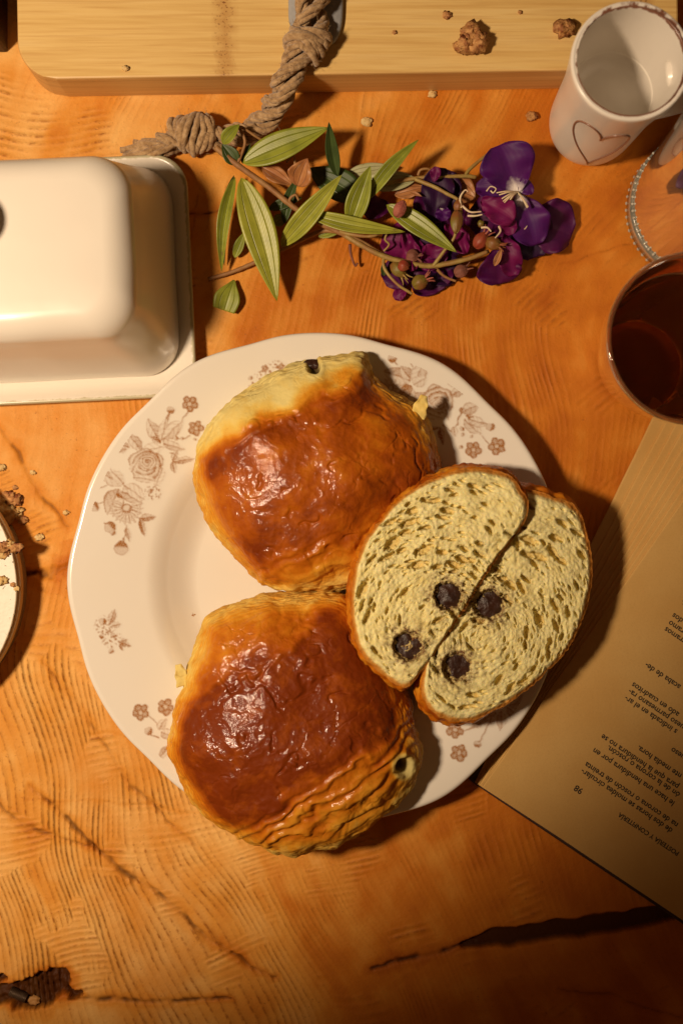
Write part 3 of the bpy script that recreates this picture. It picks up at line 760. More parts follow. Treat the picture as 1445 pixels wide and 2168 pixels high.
def prof2(ac, al, rad, px, py):
    bake = .60 + .33 * ss(-215, -130, ac) * ss(150, 80, ac) + .04 * ss(130, 60, ac) + .05 * ss(210, 150, ac)
    lam = ss(85, 130, ac) * 1.15 + .75 * ss(-105, -140, ac) * ss(-260, -180, ac)
    return bake, lam, 1.0 - .35 * ss(60, 150, ac)
build_bun('chocolate_pastry', 'dark glazed whole chocolate pastry overhanging the plate rim above bare wood', out2, .0046, .0225, .049, math.radians(-34), prof2, 8.0,
          [(390, 1452, -1.8, 46, 30, .028)], [(852, 1622, 17, 20)])

# ---- the two cut halves
def build_half(name, label, outline, swirl, chocs, zf, tilt, zbot, seed, npit):
    seg, nf, nside = 420, 150, 60
    th = np.linspace(0, 2 * np.pi, seg, endpoint=False)
    c, R = radial(outline, th)
    rag = fbm(np.stack([np.cos(th) * 3, np.sin(th) * 3, 0 * th], 1), 4, 4, seed)
    R = R + 3.2 * rag
    sr = np.linspace(0, 1, nf) ** .75
    px = c[0] + (sr[:, None] * R[None, :]) * np.cos(th); py = c[1] + (sr[:, None] * R[None, :]) * np.sin(th)
    x, y = px.ravel(), py.ravel(); s = np.repeat(sr, seg)
    q = np.stack([x, y, 0 * x], 1)
    zz = zf + tilt[0] * (x - c[0]) + tilt[1] * (y - c[1])            # metres per pixel
    rs = np.random.RandomState(int(seed * 10))
    pit = np.zeros_like(x)
    inside = lambda X, Y: np.hypot(X - c[0], Y - c[1]) / np.interp(np.arctan2(Y - c[1], X - c[0]) % (2 * np.pi), th, R)
    k = 0; tries = 0; placed = []
    while k < npit and tries < 9000:
        tries += 1
        a, rr = rs.rand() * 2 * np.pi, math.sqrt(rs.rand()) * .95
        Rm = np.interp(a, th, R); X, Y = c[0] + rr * Rm * math.cos(a), c[1] + rr * Rm * math.sin(a)
        if any(math.hypot(X - q_[0], Y - q_[1]) < 34 for q_ in chocs): continue
        ds = math.hypot(X - swirl[0], Y - swirl[1])
        big = rs.rand() < (.5 if ds > 130 else .18) and rr < .9
        L = 9 + 15 * rs.rand() ** 1.6 if big else rs.uniform(3.0, 8); Wd = L * rs.uniform(.28, .5)
        if any(math.hypot(X - a_, Y - b_) < .47 * (L + l_) for a_, b_, l_ in placed): continue
        tang = math.atan2(Y - swirl[1], X - swirl[0]) + math.pi / 2 + rs.uniform(-.35, .35)
        ca, sa = math.cos(tang), math.sin(tang)
        m = np.abs(x - X) + np.abs(y - Y) < L * 3
        u, v = (x[m] - X) * ca + (y[m] - Y) * sa, -(x[m] - X) * sa + (y[m] - Y) * ca
        e = np.hypot(u / L, v / Wd) + .34 * fbm(q[m], 1 / 9., 2, seed + k)
        f = ss(1.12, .55, e) * (1.0 if big else .8)
        pit[m] = np.maximum(pit[m], f * min(1, Wd / 5)); placed.append((X, Y, L)); k += 1
    dsw = np.hypot(x - swirl[0], y - swirl[1]); asw = np.arctan2(y - swirl[1], x - swirl[0])
    lines = fbm(np.stack([dsw / 11, np.cos(asw) * 2.2, np.sin(asw) * 2.2], 1), 1, 4, seed + 5)
    edge = ss(.90, .99, s)
    h = -pit * 18 + 1.8 * lines * (1 - edge) + 1.6 * fbm(q, 1 / 9., 3, seed + 6) + 6 * fbm(q, 1 / 80., 2, seed + 7)
    h -= 10 * ss(.93, 1.0, s)
    choc = np.zeros_like(x)
    for qx, qy, qr in chocs:
        dd = np.hypot(x - qx, (y - qy)) / qr + .18 * fbm(q, 1 / 12., 3, seed + 8)
        h -= 19 * ss(1.2, .8, dd); choc = np.maximum(choc, np.maximum(ss(1.35, 1.05, dd), 1.0 * ss(2.5, 1.0, dd) * ss(-.35, .25, fbm(q, 1 / 13., 3, seed + 9))))
        pit = np.where(dd < 1.2, .6, pit)
    z = zz + h * S
    bake = np.maximum(ss(.93, .995, s + .016 * rag.reshape(1, -1).repeat(nf, 0).ravel()) * .62, 0)
    wx, wy = PX(x, y, z)
    Vt = np.stack([wx, wy, z], 1)
    # crust flank from the cut edge down to the plate
    ex, ey = PX(c[0] + R * np.cos(th), c[1] + R * np.sin(th), zf); cxw, cyw = PX(c[0], c[1], zf)
    zt = Vt[-seg:, 2]
    rows = []
    for t in np.linspace(0, 1, nside)[1:]:
        k2 = 1 + .055 * math.sin(math.pi * min(t * 1.5, 1)) - .34 * max(0, t - .45) ** 1.2
        if t > .93: k2 *= (1 - t) / .07
        X, Y = cxw + (ex - cxw) * k2, cyw + (ey - cyw) * k2
        Z = zt + (zbot - zt) * min(1, t / .9)
        qq = np.stack([X / S, Y / S, Z / S], 1)
        nn = fbm(qq, 1 / 22., 4, seed + 11) * 4 * S + 2.5 * S * np.sin(Z / .0004 * .5 + 4 * fbm(qq, 1 / 60., 2, seed + 12)) * (t < .9)
        X = X + (ex - cxw) / np.hypot(ex - cxw, ey - cyw) * nn; Y = Y + (ey - cyw) / np.hypot(ex - cxw, ey - cyw) * nn
        Z = np.maximum(Z, np.where(np.hypot(X - PC[0], Y - PC[1]) < PR * 1.012, plate_z(X, Y) - .0003, .0125))
        rows.append(np.stack([X, Y, Z], 1))
    Vs = np.vstack([Vt[-seg:]] + rows)
    cen = np.array([cxw, cyw, zbot])
    root = thing(name, cen, label, 'pastry half', 'cut pastry halves on the plate')
    mesh_obj('crumb', Vt, grid_faces(nf, seg, wrap_m=True), CRUMB_M, root, dict(bake=np.clip(bake, 0, 1), pit=np.clip(pit, 0, 1), choc=np.clip(choc, 0, 1)))
    nb = fbm(np.stack([Vs[:, 0] / S, Vs[:, 1] / S, Vs[:, 2] / S], 1), 1 / 50., 3, seed + 13)
    n = len(Vs)
    mesh_obj('crust', Vs, grid_faces(nside, seg, wrap_m=True), CRUST_M, root, dict(bake=np.clip(.66 + .22 * nb, 0, 1), stripe=np.zeros(n), choc=np.zeros(n)))
    for i, (qx, qy, qr) in enumerate(chocs):
        z0 = zf + tilt[0] * (qx - c[0]) + tilt[1] * (qy - c[1]) - 18 * S
        blob('chocolate_baton', P(qx, qy, z0), (qr * S * 1.15, qr * S * 1.0, .0010), CHOC_M, root, int(seed) + i, .5, 28)
    return root
outA = [(800, 1108), (850, 1052), (920, 1012), (995, 992), (1075, 1004), (1102, 1035), (1120, 1072), (1102, 1118), (1046, 1190), (1000, 1262), (955, 1332), (895, 1420), (853, 1456), (805, 1425), (760, 1375), (744, 1300), (748, 1220), (770, 1150)]
build_half('cut_pastry', 'cut pastry half leaning on the two whole pastries, crumb and chocolate up', outA, (930, 1330), [(948, 1262, 28), (864, 1368, 30)], .0462, (-0.00001, 0), .010, 21.0, 270)
outB = [(1108, 1032), (1170, 1050), (1222, 1078), (1246, 1150), (1253, 1210), (1240, 1290), (1200, 1375), (1130, 1447), (1060, 1497), (985, 1528), (922, 1514), (892, 1470), (898, 1408), (915, 1335), (962, 1255), (1018, 1170), (1065, 1095)]
build_half('cut_pastry', 'cut pastry half beside the open book with its crust against the page', outB, (1010, 1350), [(1032, 1280, 30), (964, 1412, 28)], .0390, (-0.00003, 0), .012, 33.0, 270)

# ------------------------------------------------------------------ butter dish
def rrect(hx, hy, r, n=16):
    pts = []
    for cx, cy, a0 in ((hx - r, hy - r, 0), (-hx + r, hy - r, 90), (-hx + r, -hy + r, 180), (hx - r, -hy + r, 270)):
        for k in range(n): a = R_(a0 + 90 * k / (n - 1)); pts.append((cx + r * math.cos(a), cy + r * math.sin(a)))
    return np.array(pts)
def dense(pts, m=240):
    p = np.vstack([pts, pts[:1]]); L = np.concatenate([[0], np.cumsum(np.hypot(*np.diff(p, axis=0).T))])
    s = np.linspace(0, L[-1], m, endpoint=False); return np.stack([np.interp(s, L, p[:, 0]), np.interp(s, L, p[:, 1])], 1)
def loft(rows, c, rot):
    ca, sa = math.cos(rot), math.sin(rot); Vs = []; E = []
    for hx, hy, r, z, e in rows:
        p = dense(rrect(max(hx, 1e-5), max(hy, 1e-5), max(min(r, hx, hy), 1e-6)))
        Vs.append(np.stack([c[0] + p[:, 0] * ca - p[:, 1] * sa, c[1] + p[:, 0] * sa + p[:, 1] * ca, 0 * p[:, 0] + z], 1)); E.append(np.full(len(p), e))
    return np.vstack(Vs), grid_faces(len(rows), 240, wrap_m=True), dict(edge=np.concatenate(E))
def build_dish():
    rot = R_(2.7); mm = .001
    tc = np.array([(-66 - CX) * S, -(612 - CY) * S])
    hx, hy = 95.5 * mm, 50.6 * mm
    rows = [(0, 0, 0, 3.4 * mm, 0), (hx - 16 * mm, hy - 16 * mm, 10 * mm, 3.4 * mm, 0), (hx - 8 * mm, hy - 8 * mm, 12 * mm, 3.8 * mm, 0), (hx - 3.5 * mm, hy - 3.5 * mm, 13 * mm, 6.6 * mm, 0),
            (hx - 1.8 * mm, hy - 1.8 * mm, 14 * mm, 8.4 * mm, .45), (hx - .7 * mm, hy - .7 * mm, 14 * mm, 8.9 * mm, .95), (hx, hy, 14 * mm, 8.3 * mm, 1.0), (hx, hy, 14 * mm, 6.8 * mm, .4),
            (hx - 3 * mm, hy - 3 * mm, 12 * mm, 2.5 * mm, 0), (hx - 6 * mm, hy - 6 * mm, 10 * mm, 0, 0), (0, 0, 0, 0, 0)]
    t = thing('butter_dish', (tc[0], tc[1], 0), 'cream rectangular ceramic butter dish with tall rounded lid and greenish tray rim', 'butter dish')
    V, F, A = loft(rows, tc, rot); mesh_obj('tray', V, F, DISH_M, t, A)
    lc = np.array([(-66 - CX) * S, -(599 - CY) * S])
    bx, by = 88.5 * mm, 43.6 * mm
    z0 = 3.5 * mm
    rows = [(bx - 3 * mm, by - 3 * mm, 12 * mm, z0, 0), (bx, by, 15 * mm, z0 + .4 * mm, 0), (bx, by, 15 * mm, z0 + 2.5 * mm, 0)]
    for k in range(1, 9):
        f = k / 8; rows.append((bx - 8.5 * mm * f, by - 8.5 * mm * f, 15 * mm, z0 + 2.5 * mm + 44 * mm * f, 0))
    R0 = 11 * mm; hx0, hy0, zt = bx - 8.5 * mm, by - 8.5 * mm, z0 + 46.5 * mm
    for k in range(1, 11):
        a = math.pi / 2 * k / 10; rows.append((hx0 - R0 * (1 - math.cos(a)), hy0 - R0 * (1 - math.cos(a)), max(15 * mm - R0 * (1 - math.cos(a)) * .4, 4 * mm), zt + R0 * math.sin(a), 0))
    for f in (.8, .5, .2, 0): rows.append(((hx0 - R0) * f, (hy0 - R0) * f, 10 * mm * f, zt + R0 + .0004 * (1 - f), 0))
    V, F, A = loft(rows, lc, rot)
    q = V * 30; V[:, 2] += .0007 * noise3(q) * (V[:, 2] > z0 + .02)
    V[:, :2] += .0006 * np.stack([noise3(q + 5), noise3(q + 11)], 1)
    lid = mesh_obj('lid', V, F, DISH_M, t, A)
    kn = smooth_prof([(7 * mm, -.5 * mm), (6 * mm, 4 * mm), (7.5 * mm, 8 * mm), (10 * mm, 12 * mm), (9 * mm, 16 * mm), (4 * mm, 18 * mm), (0, 18.3 * mm)], 40)
    kx, ky = PX(-78, 480, .062)
    V, F, _ = lathe(kn, (kx, ky, zt + R0), 48); mesh_obj('knob', V, F, DISH_M, lid, dict(edge=np.zeros(len(V))))
build_dish()

# ------------------------------------------------------------------ bamboo board
def build_board():
    rot = math.atan2(18, 1075); T = .021
    o = P(67, 207); L, D, r = .268, .175, .016
    root = thing('cutting_board', (o[0] + L / 2, o[1] + D / 2, 0), 'thick pale bamboo cutting board with rounded corners, laid behind the flowers', 'cutting board')
    ca, sa = math.cos(rot), math.sin(rot)
    n = 12; w = D / n
    for k in range(n):
        y0, y1 = k * w + .000006, (k + 1) * w - .000006
        ys = np.linspace(y0, y1, 14); b = .0012
        left = np.array([r - math.sqrt(max(r * r - (r - min(yy, D - yy)) ** 2, 0)) if min(yy, D - yy) < r else 0 for yy in ys])
        xs = np.linspace(0, 1, 90)
        X = left[:, None] + (L - 2 * left[:, None]) * xs; Y = ys[:, None] + 0 * X
        nodex = (488 - 67) * S if k < 6 else .19; nodeb = nodex + .17
        e = .0009
        def layer(z, inset, side):
            xx = np.clip(X, left[:, None] + inset, L - left[:, None] - inset); yy = np.clip(Y, (inset if k == 0 else 0) + y0, y1 - (inset if k == n - 1 else 0))
            nod = np.exp(-((xx - nodex + .0006 * np.sin(yy * 900)) / .0032) ** 4) + np.exp(-((xx - nodeb) / .0035) ** 4)
            W3 = np.stack([o[0] + xx * ca - yy * sa, o[1] + xx * sa + yy * ca, 0 * xx + z], -1)
            return W3, nod, np.full(xx.shape, side)
        tops = layer(T, e, 0)
        # top sheet, then perimeter rings down the sides
        idx = np.arange(X.size).reshape(X.shape); ring = np.concatenate([idx[0, :], idx[1:, -1], idx[-1, -2::-1], idx[-2:0:-1, 0]])
        V = [tops[0].reshape(-1, 3)]; Nd = [tops[1].ravel()]; Sd = [tops[2].ravel()]
        F = [grid_faces(*X.shape)[:, ::-1]]; prev = ring; base = X.size; m = len(ring)
        for z, ins, sd in ((T - e * .3, e * .3, .6), (T - e, 0, 1), (T * .5, 0, 1), (e, 0, 1), (0.0, e, 1)):
            a, nod, s_ = layer(z, ins, sd); V.append(a.reshape(-1, 3)[ring]); Nd.append(nod.ravel()[ring] * .6); Sd.append(s_.ravel()[ring])
            cur = base + np.arange(m); F.append(np.stack([prev, np.roll(prev, -1), np.roll(cur, -1), cur], 1)); prev = cur; base += m
        mesh_obj('bamboo_strip', np.vstack(V), np.vstack(F), W_BAMBOO, root, dict(node=np.concatenate(Nd), side=np.concatenate(Sd)), smooth=False)
build_board()

# block added as the dark corner, tall enough to shade the board's end
def box_v(c, hx, hy, z0, z1, rot=0, bev=.001):
    rows = [(hx - bev, hy - bev, bev, z0, 0), (hx, hy, bev, z0 + bev, 0), (hx, hy, bev, z1 - bev, 0), (hx - bev, hy - bev, bev, z1, 0), (0, 0, 0, z1, 0)]
    return loft([(0, 0, 0, z0, 0)] + rows, c, rot)
def build_shade_block():
    c = P(18, 112); hx, hy = .03, .045
    root = thing('shade_block', (c[0] - hx, c[1] + hy, 0), 'dark brown block added for the shaded corner at the end of the bamboo board', 'box')
    V, F, A = box_v((c[0] - hx, c[1] + hy), hx, hy, 0, .034); mesh_obj('shade_block_body', V, F, SHADE_M, root, smooth=False)
    V, F, A = box_v((c[0] - hx, c[1] + hy), hx + .001, hy + .001, .034, .040); mesh_obj('shade_block_cap', V, F, SHADE_M, root, smooth=False)
build_shade_block()

# ------------------------------------------------------------------ jute rope with two knots
def build_rope():
    root = thing('jute_rope', P(600, 195, 0), 'twisted brown jute rope with two knots and a frayed end', 'rope')
    path = [(672, -90, .030), (665, -20, .029), (660, 40, .0285), (648, 88, .0285), (622, 140, .0275), (600, 186, .0245), (578, 228, .014), (552, 262, .0075), (515, 284, .006), (470, 291, .006), (415, 283, .0065), (375, 296, .006), (340, 306, .0055)]
    C = catmull([P(*p) for p in path], 420)
    T, N, B = frames(C); L = np.concatenate([[0], np.cumsum(np.linalg.norm(np.diff(C, axis=0), axis=1))])
    fuzz_pts = []
    rad = .0034 * np.interp(L / L[-1], [0, .25, .3, .6, .75, 1], [1.45, 1.35, 1.0, .92, .8, .8])
    for k in range(3):
        parts = []
        for j in range(4):
            a = 2 * np.pi * k / 3 + L / .034 * 2 * np.pi
            a2 = 2 * np.pi * j / 4 + L / .019 * 2 * np.pi
            ctr = C + (rad * np.cos(a))[:, None] * N + (rad * np.sin(a))[:, None] * B
            yr = .0016
            ctr = ctr + yr * (np.cos(a2)[:, None] * N + np.sin(a2)[:, None] * B)
            ctr = ctr + .00035 * np.stack([fbm(ctr, 260, 2, k * 3 + j + c_) for c_ in (.1, .4, .7)], 1)
            ctr[:, 2] = np.maximum(ctr[:, 2], .0016)
            parts.append(tube(ctr, .00118 * (1 + .15 * fbm(ctr, 500, 2, j)), 8)); fuzz_pts.append(ctr)
        V, F, _ = join(parts); mesh_obj('strand', V, F, JUTE_M, root)
    # knots: coils of yarn wound round the rope
    def knot(ci, Rk, width, turns, tilt, sd):
        parts = []; Tc, Nc, Bc, cc = T[ci], N[ci], B[ci], C[ci]
        for j in range(7):
            ph = np.linspace(0, 2 * np.pi * turns, 130)
            off = (j - 3) * width / 7 + width * .18 * np.sin(ph * .5 + j) + tilt * Rk * np.cos(ph)
            rr = Rk * (1 + .13 * np.sin(ph * 1.5 + j * 1.3)) - abs(j - 3) * .0005
            p = cc + off[:, None] * Tc + (rr * np.cos(ph + j * .7))[:, None] * Nc * .85 + (rr * np.sin(ph + j * .7))[:, None] * Bc
            p = p + .0004 * np.stack([fbm(p, 260, 2, sd + j + c_) for c_ in (.1, .4, .7)], 1)
            p[:, 2] = np.maximum(p[:, 2], .0014)
            parts.append(tube(p, .00135, 8)); fuzz_pts.append(p)
        V, F, _ = join(parts); mesh_obj('knot', V, F, JUTE_M, root)
    knot(int(np.argmin(np.linalg.norm(C - P(648, 88, .0285), axis=1))), .0075, .0085, 2.0, .35, 1)
    knot(int(np.argmin(np.linalg.norm(C - P(412, 283, .0065), axis=1))), .0072, .0105, 2.0, -.45, 2)
    # frayed yarn ends
    ends = [(255, 318), (262, 330), (285, 302), (300, 298), (258, 338), (272, 345), (290, 340), (268, 324), (280, 330), (310, 340), (262, 334)]
    for i, (ex, ey) in enumerate(ends):
        r0 = random.Random(i); s0 = P(372 + r0.uniform(-4, 8), 296 + r0.uniform(-16, 16), .004 + r0.random() * .005)
        mid = P((372 + ex) / 2 + r0.uniform(-8, 8), (296 + ey) / 2 + r0.uniform(-9, 9), .003 + r0.random() * .006); e0 = P(ex, ey, .0018 + r0.random() * .003)
        p = catmull([s0, mid, e0], 40); p += .0003 * np.stack([fbm(p, 300, 2, i + c_) for c_ in (.1, .4, .7)], 1); p[:, 2] = np.maximum(p[:, 2], .0013)
        V, F, _ = tube(p, .0013, 7); mesh_obj('frayed_end', V, F, JUTE_M, root); fuzz_pts.append(p)
    allp = np.vstack(fuzz_pts); rs = np.random.RandomState(4); parts = []
    for i in range(420):
        p0 = allp[rs.randint(len(allp))]; dr = rs.randn(3); dr[2] = abs(dr[2]) * .6; dr /= np.linalg.norm(dr)
        l = rs.uniform(.002, .0045); q = np.stack([p0, p0 + dr * l * .6, p0 + dr * l + rs.randn(3) * l * .25]); q[:, 2] = np.maximum(q[:, 2], .001)
        parts.append(tube(q, .00007, 3))
    V, F, _ = join(parts); tag(mesh_obj('fuzz', V, F, JUTE_M, root), kind='stuff')
    # grey tab the rope is tied through
    tb = [(612, -120), (610, 0), (614, 55), (640, 88), (690, 98), (716, 78), (726, 20), (722, -120)]
    pts = catmull(np.array(tb, float), 60); cen = pts.mean(0); rows = []
    for s_, z in ((0, .0212), (.9, .0212), (.97, .0216), (1, .0224), (.98, .0234), (.9, .0238), (0, .0240)):
        p = cen + (pts - cen) * s_; wx, wy = PX(p[:, 0], p[:, 1], .0225); rows.append(np.stack([wx, wy, 0 * wx + z], 1))
    V = np.vstack(rows); base = np.array([*PX(668, -10, .022), .0212])
    tagr = thing('grey_tab', base, 'pale grey rounded tab under the jute rope on the bamboo board', 'tab')
    mesh_obj('tab_body', V, grid_faces(len(rows), 60, wrap_m=True), GREY_M, tagr)
build_rope()

# ------------------------------------------------------------------ flower sprig
def cp(x, y): return 430 + x * .5536, 230 + y * .5536       # from a magnified sheet of measurements
LEAF_W = lambda U, V: np.sin(np.pi * np.clip(V, 0, 1) ** .82) ** .85 * (1 - .12 * V) + .015
PETAL_W = lambda U, V: np.clip(np.sin(np.pi * np.clip(V * .93 + .03, 0, 1) ** 1.35) ** .62, 0, 1) + .03
def blade(name, root, b, t, w, z0, z1, mat, curl=.15, fold=.25, ruffle=0.0, fn=LEAF_W, seed=1, bend=0.0, nu=11, roll=0.0):
    B0, T0 = P(*cp(*b), z0), P(*cp(*t), z1); d = T0 - B0; L = np.linalg.norm(d)
    sd = np.cross(np.array([0, 0, 1.0]), d / L); sd /= np.linalg.norm(sd)
    if roll: sd = sd * math.cos(roll) + np.cross(d / L, sd) * math.sin(roll)
    return patch(name, root, B0, d, L, w * .5536 * S / max(math.cos(roll), .4), curl, mat, fn, seed, nu=nu, nv=26, ruffle=ruffle, fold=fold, side=sd, bend=bend)
def stem(name, root, pts, r0, r1, mat):
    C = catmull([P(*cp(x, y), z) for x, y, z in pts], 12 * len(pts)); r = np.linspace(r0, r1, len(C))
    r = r * (1 + .12 * fbm(C, 400, 2, 3)); V, F, _ = tube(C, r, 8); return mesh_obj(name, V, F, mat, root)
def build_sprig():
    root = thing('flower_sprig', P(*cp(620, 430), 0), 'wilting cut sprig with green veined leaves and purple flowers', 'flower sprig')
    mm = .001
    # stems
    stem('stem', root, [(48, 148, .016), (130, 215, .015), (250, 300, .013), (350, 380, .012), (450, 440, .011), (512, 470, .010), (600, 508, .009), (690, 560, .008), (800, 590, .0075), (880, 598, .007), (1000, 575, .008), (1092, 545, .009)], .0013, .0008, TWIG_M)
    stem('stem', root, [(20, 652, .0016), (110, 625, .002), (190, 592, .0025), (300, 540, .004), (440, 472, .006), (520, 468, .008)], .0009, .0011, TWIG_M)
    stem('stem', root, [(520, 470, .009), (600, 520, .010), (690, 565, .0095), (800, 594, .009), (880, 602, .0085), (1000, 578, .0095), (1085, 548, .010)], .0012, .0009, STEM_M)
    stem('twig', root, [(130, 215, .015), (160, 130, .016), (140, 70, .017), (200, 105, .014), (255, 140, .010)], .0007, .0005, TWIG_M)
    stem('twig', root, [(520, 470, .010), (560, 480, .012), (640, 488, .013), (700, 462, .013)], .0008, .0006, STEM_M)
    stem('twig', root, [(640, 300, .008), (800, 268, .010), (900, 262, .011), (1000, 258, .010), (1042, 262, .009)], .0009, .0008, STEM_M)
    stem('twig', root, [(1000, 258, .010), (1020, 230, .009), (1080, 180, .008), (1155, 132, .006)], .0008, .0006, STEM_M)
    stem('twig', root, [(810, 270, .012), (880, 298, .014), (930, 325, .015), (975, 352, .015), (985, 400, .015)], .0009, .0007, STEM_M)
    stem('twig', root, [(880, 600, .009), (920, 545, .011), (955, 500, .013), (965, 470, .014)], .0008, .0006, STEM_M)
    stem('twig', root, [(690, 560, .009), (692, 610, .010), (740, 670, .010), (798, 708, .009)], .0007, .0006, STEM_M)
    stem('twig', root, [(880, 600, .008), (920, 640, .006), (965, 660, .005)], .0007, .0005, TWIG_M)
    stem('twig', root, [(705, 470, .013), (695, 500, .012), (710, 520, .011), (690, 545, .009)], .0005, .0004, STEM_M)
    stem('twig', root, [(560, 520, .008), (565, 560, .006), (580, 600, .004), (590, 590, .004)], .0007, .0004, BUD_B)
    stem('twig', root, [(820, 255, .011), (830, 235, .012), (855, 230, .012), (880, 240, .011)], .0006, .0005, TWIG_M)
    stem('twig', root, [(350, 380, .012), (330, 350, .014), (352, 330, .015), (365, 350, .014)], .0007, .0005, TWIG_M)
    stem('twig', root, [(318, 205, .010), (345, 180, .012), (352, 215, .012), (370, 290, .010)], .0006, .0005, TWIG_M)
    # leaves
    LV = [((152, 208), (478, 72), 112, .015, .022, LEAF_G, .10, .12, 0, .0), ((75, 135), (138, 60), 52, .018, .021, LEAF_G, .3, .3, 0, .0), ((130, 215), (72, 135), 62, .014, .017, LEAF_D, .2, .3, 0, 0), ((150, 210), (180, 135), 34, .012, .014, LEAF_D, .2, .3, 0, 0),
          ((512, 258), (480, 50), 52, .010, .024, LEAF_D, -.2, .3, 0, .05), ((146, 264), (282, 735), 128, .016, .010, LEAF_Y, .10, .18, 0, .04), ((122, 262), (70, 622), 52, .012, .006, LEAF_G, .2, .5, 0, -.08), ((118, 255), (80, 600), 40, .009, .003, LEAF_D, .2, .3, 0, -.1),
          ((296, 528), (527, 254), 86, .008, .022, LEAF_Y, .15, .25, 0, -.04), ((560, 448), (638, 220), 88, .012, .020, LEAF_G, .12, .3, 0, 0), ((622, 352), (822, 118), 56, .013, .024, LEAF_G, .15, .35, 0, .06), ((392, 400), (772, 470), 62, .014, .017, LEAF_Y, .16, .3, 0, -.09),
          ((700, 368), (968, 548), 82, .012, .015, LEAF_G, .12, .2, 0, 0), ((812, 270), (560, 282), 80, .009, .006, LEAF_S, .1, .1, 0, .05), ((545, 255), (735, 222), 62, .005, .006, LEAF_S, .1, .1, 0, .0), ((610, 345), (400, 228), 128, .008, .006, LEAF_D, .1, .1, 0, 0),
          ((250, 385), (378, 340), 44, .008, .010, LEAF_D, .1, .2, 0, 0), ((310, 440), (362, 262), 46, .007, .011, LEAF_D, .1, .3, 0, .1), ((270, 440), (320, 410), 50, .005, .007, LEAF_G, .1, .1, 0, 0), ((440, 490), (560, 440), 44, .005, .007, LEAF_G, .1, .1, 0, 0), ((690, 640), (690, 580), 26, .005, .008, LEAF_D, .1, .2, 0, 0), ((120, 570), (160, 470), 40, .003, .006, LEAF_G, .1, .2, 0, 0),
          ((360, 296), (400, 190), 95, .012, .018, LEAF_B, .2, .3, .10, .05), ((225, 225), (340, 292), 66, .010, .008, LEAF_B, .15, .3, .08, 0), ((955, 300), (1040, 340), 110, .006, .008, LEAF_B, .1, .1, .06, 0), ((730, 330), (850, 300), 60, .005, .007, LEAF_B, .1, .2, .08, 0), ((790, 318), (835, 335), 14, .012, .014, LEAF_B, .1, .2, .05, 0)]
    for i, (b, t, w, z0, z1, m, cu, fo, ru, be) in enumerate(LV): blade('leaf', root, b, t, w, z0, z1, m, cu, fo, ru, LEAF_W, i + 1.5, be)
    # the open violet flower
    def flower(cx, cy, cz, petals):
        fl = thing_part('flower', root, P(*cp(cx, cy), cz))
        for i, (b, t, w, z0, z1, m, cu, ru) in enumerate(petals): blade('petal', fl, b, t, w, z0, z1, m, cu, .12, ru * 1.8, PETAL_W, cx + i * 3.1, 0, 17)
        return fl
    def thing_part(name, parent, loc):   # the flower's receptacle carries its petals
        return blob(name, loc, (.0016, .0016, .0012), BUD_G, parent, 3, .2, 10, off=np.asarray(loc) - np.array(parent.location))
    f1 = flower(1200, 318, .013, [((1200, 322), (1130, 140), 205, .014, .017, PET_V, .12, .05), ((1196, 316), (1042, 300), 90, .011, .010, PET_V, .1, .05), ((1205, 318), (1255, 285), 70, .014, .015, PET_V, .1, .05), ((1205, 325), (1270, 520), 150, .014, .012, PET_V, .12, .07), ((1230, 420), (1412, 480), 205, .006, .004, PET_P, .12, .06), ((1200, 330), (1265, 570), 180, .010, .003, PET_D, .1, .07)])
    for k, (tx, ty) in enumerate([(1240, 378), (1140, 345), (1150, 360), (1130, 330), (1120, 322), (1170, 352), (1145, 355)]):
        stem('stamen', f1, [(1200, 318, .0150), ((1200 + tx) / 2, (318 + ty) / 2 - 4, .0185), (tx, ty, .018)], .00035, .0003 if k else .0006, STAMEN_M)
    stem('stamen', f1, [(1082, 316, .0150), (1098, 298, .016), (1118, 306, .0165), (1108, 322, .016), (1098, 314, .0155)], .0003, .0003, STAMEN_M)
    stem('stamen', f1, [(1210, 462, .0135), (1228, 460, .014), (1240, 442, .0135)], .0004, .0002, STAMEN_M)
    f2 = flower(1060, 440, .008, [((1062, 350), (1185, 430), 105, .015, .018, PET_M, .25, .10), ((1150, 400), (1178, 480), 60, .015, .016, PET_M, .25, .12), ((1120, 540), (1130, 672), 165, .009, .004, PET_P, .12, .06), ((1150, 480), (1185, 640), 92, .012, .009, PET_M, .2, .12), ((1000, 430), (1160, 420), 190, .004, .005, PET_P, .1, .08), ((1010, 470), (940, 520), 130, .009, .008, PET_M, .12, .10), ((1180, 430), (1230, 560), 120, .006, .003, PET_D, .1, .05)])
    for pts in ([(985, 380), (982, 340), (1000, 312), (1012, 318)], [(990, 372), (1020, 395), (1062, 394)], [(1010, 410), (1040, 410), (1066, 405)], [(1062, 455), (1085, 455), (1100, 470)], [(1130, 450), (1135, 470), (1115, 495)]):
        stem('stamen', f2, [(x, y, .017 + .0008 * i) for i, (x, y) in enumerate(pts)], .0005, .0003, STAMEN_M)
    f3 = flower(900, 400, .006, [((880, 430), (905, 225), 120, .008, .013, PET_D, .15, .12), ((890, 420), (950, 240), 110, .006, .010, PET_D, .12, .1), ((870, 300), (840, 420), 100, .008, .006, PET_P, .1, .1), ((920, 440), (880, 560), 190, .005, .004, PET_D, .1, .08), ((860, 400), (1000, 420), 160, .003, .004, PET_P, .1, .08), ((720, 380), (600, 380), 90, .005, .006, PET_P, .1, .1), ((880, 280), (892, 222), 40, .014, .016, PET_M, .2, .1), ((910, 370), (920, 430), 60, .010, .010, PET_V, .1, .1)])
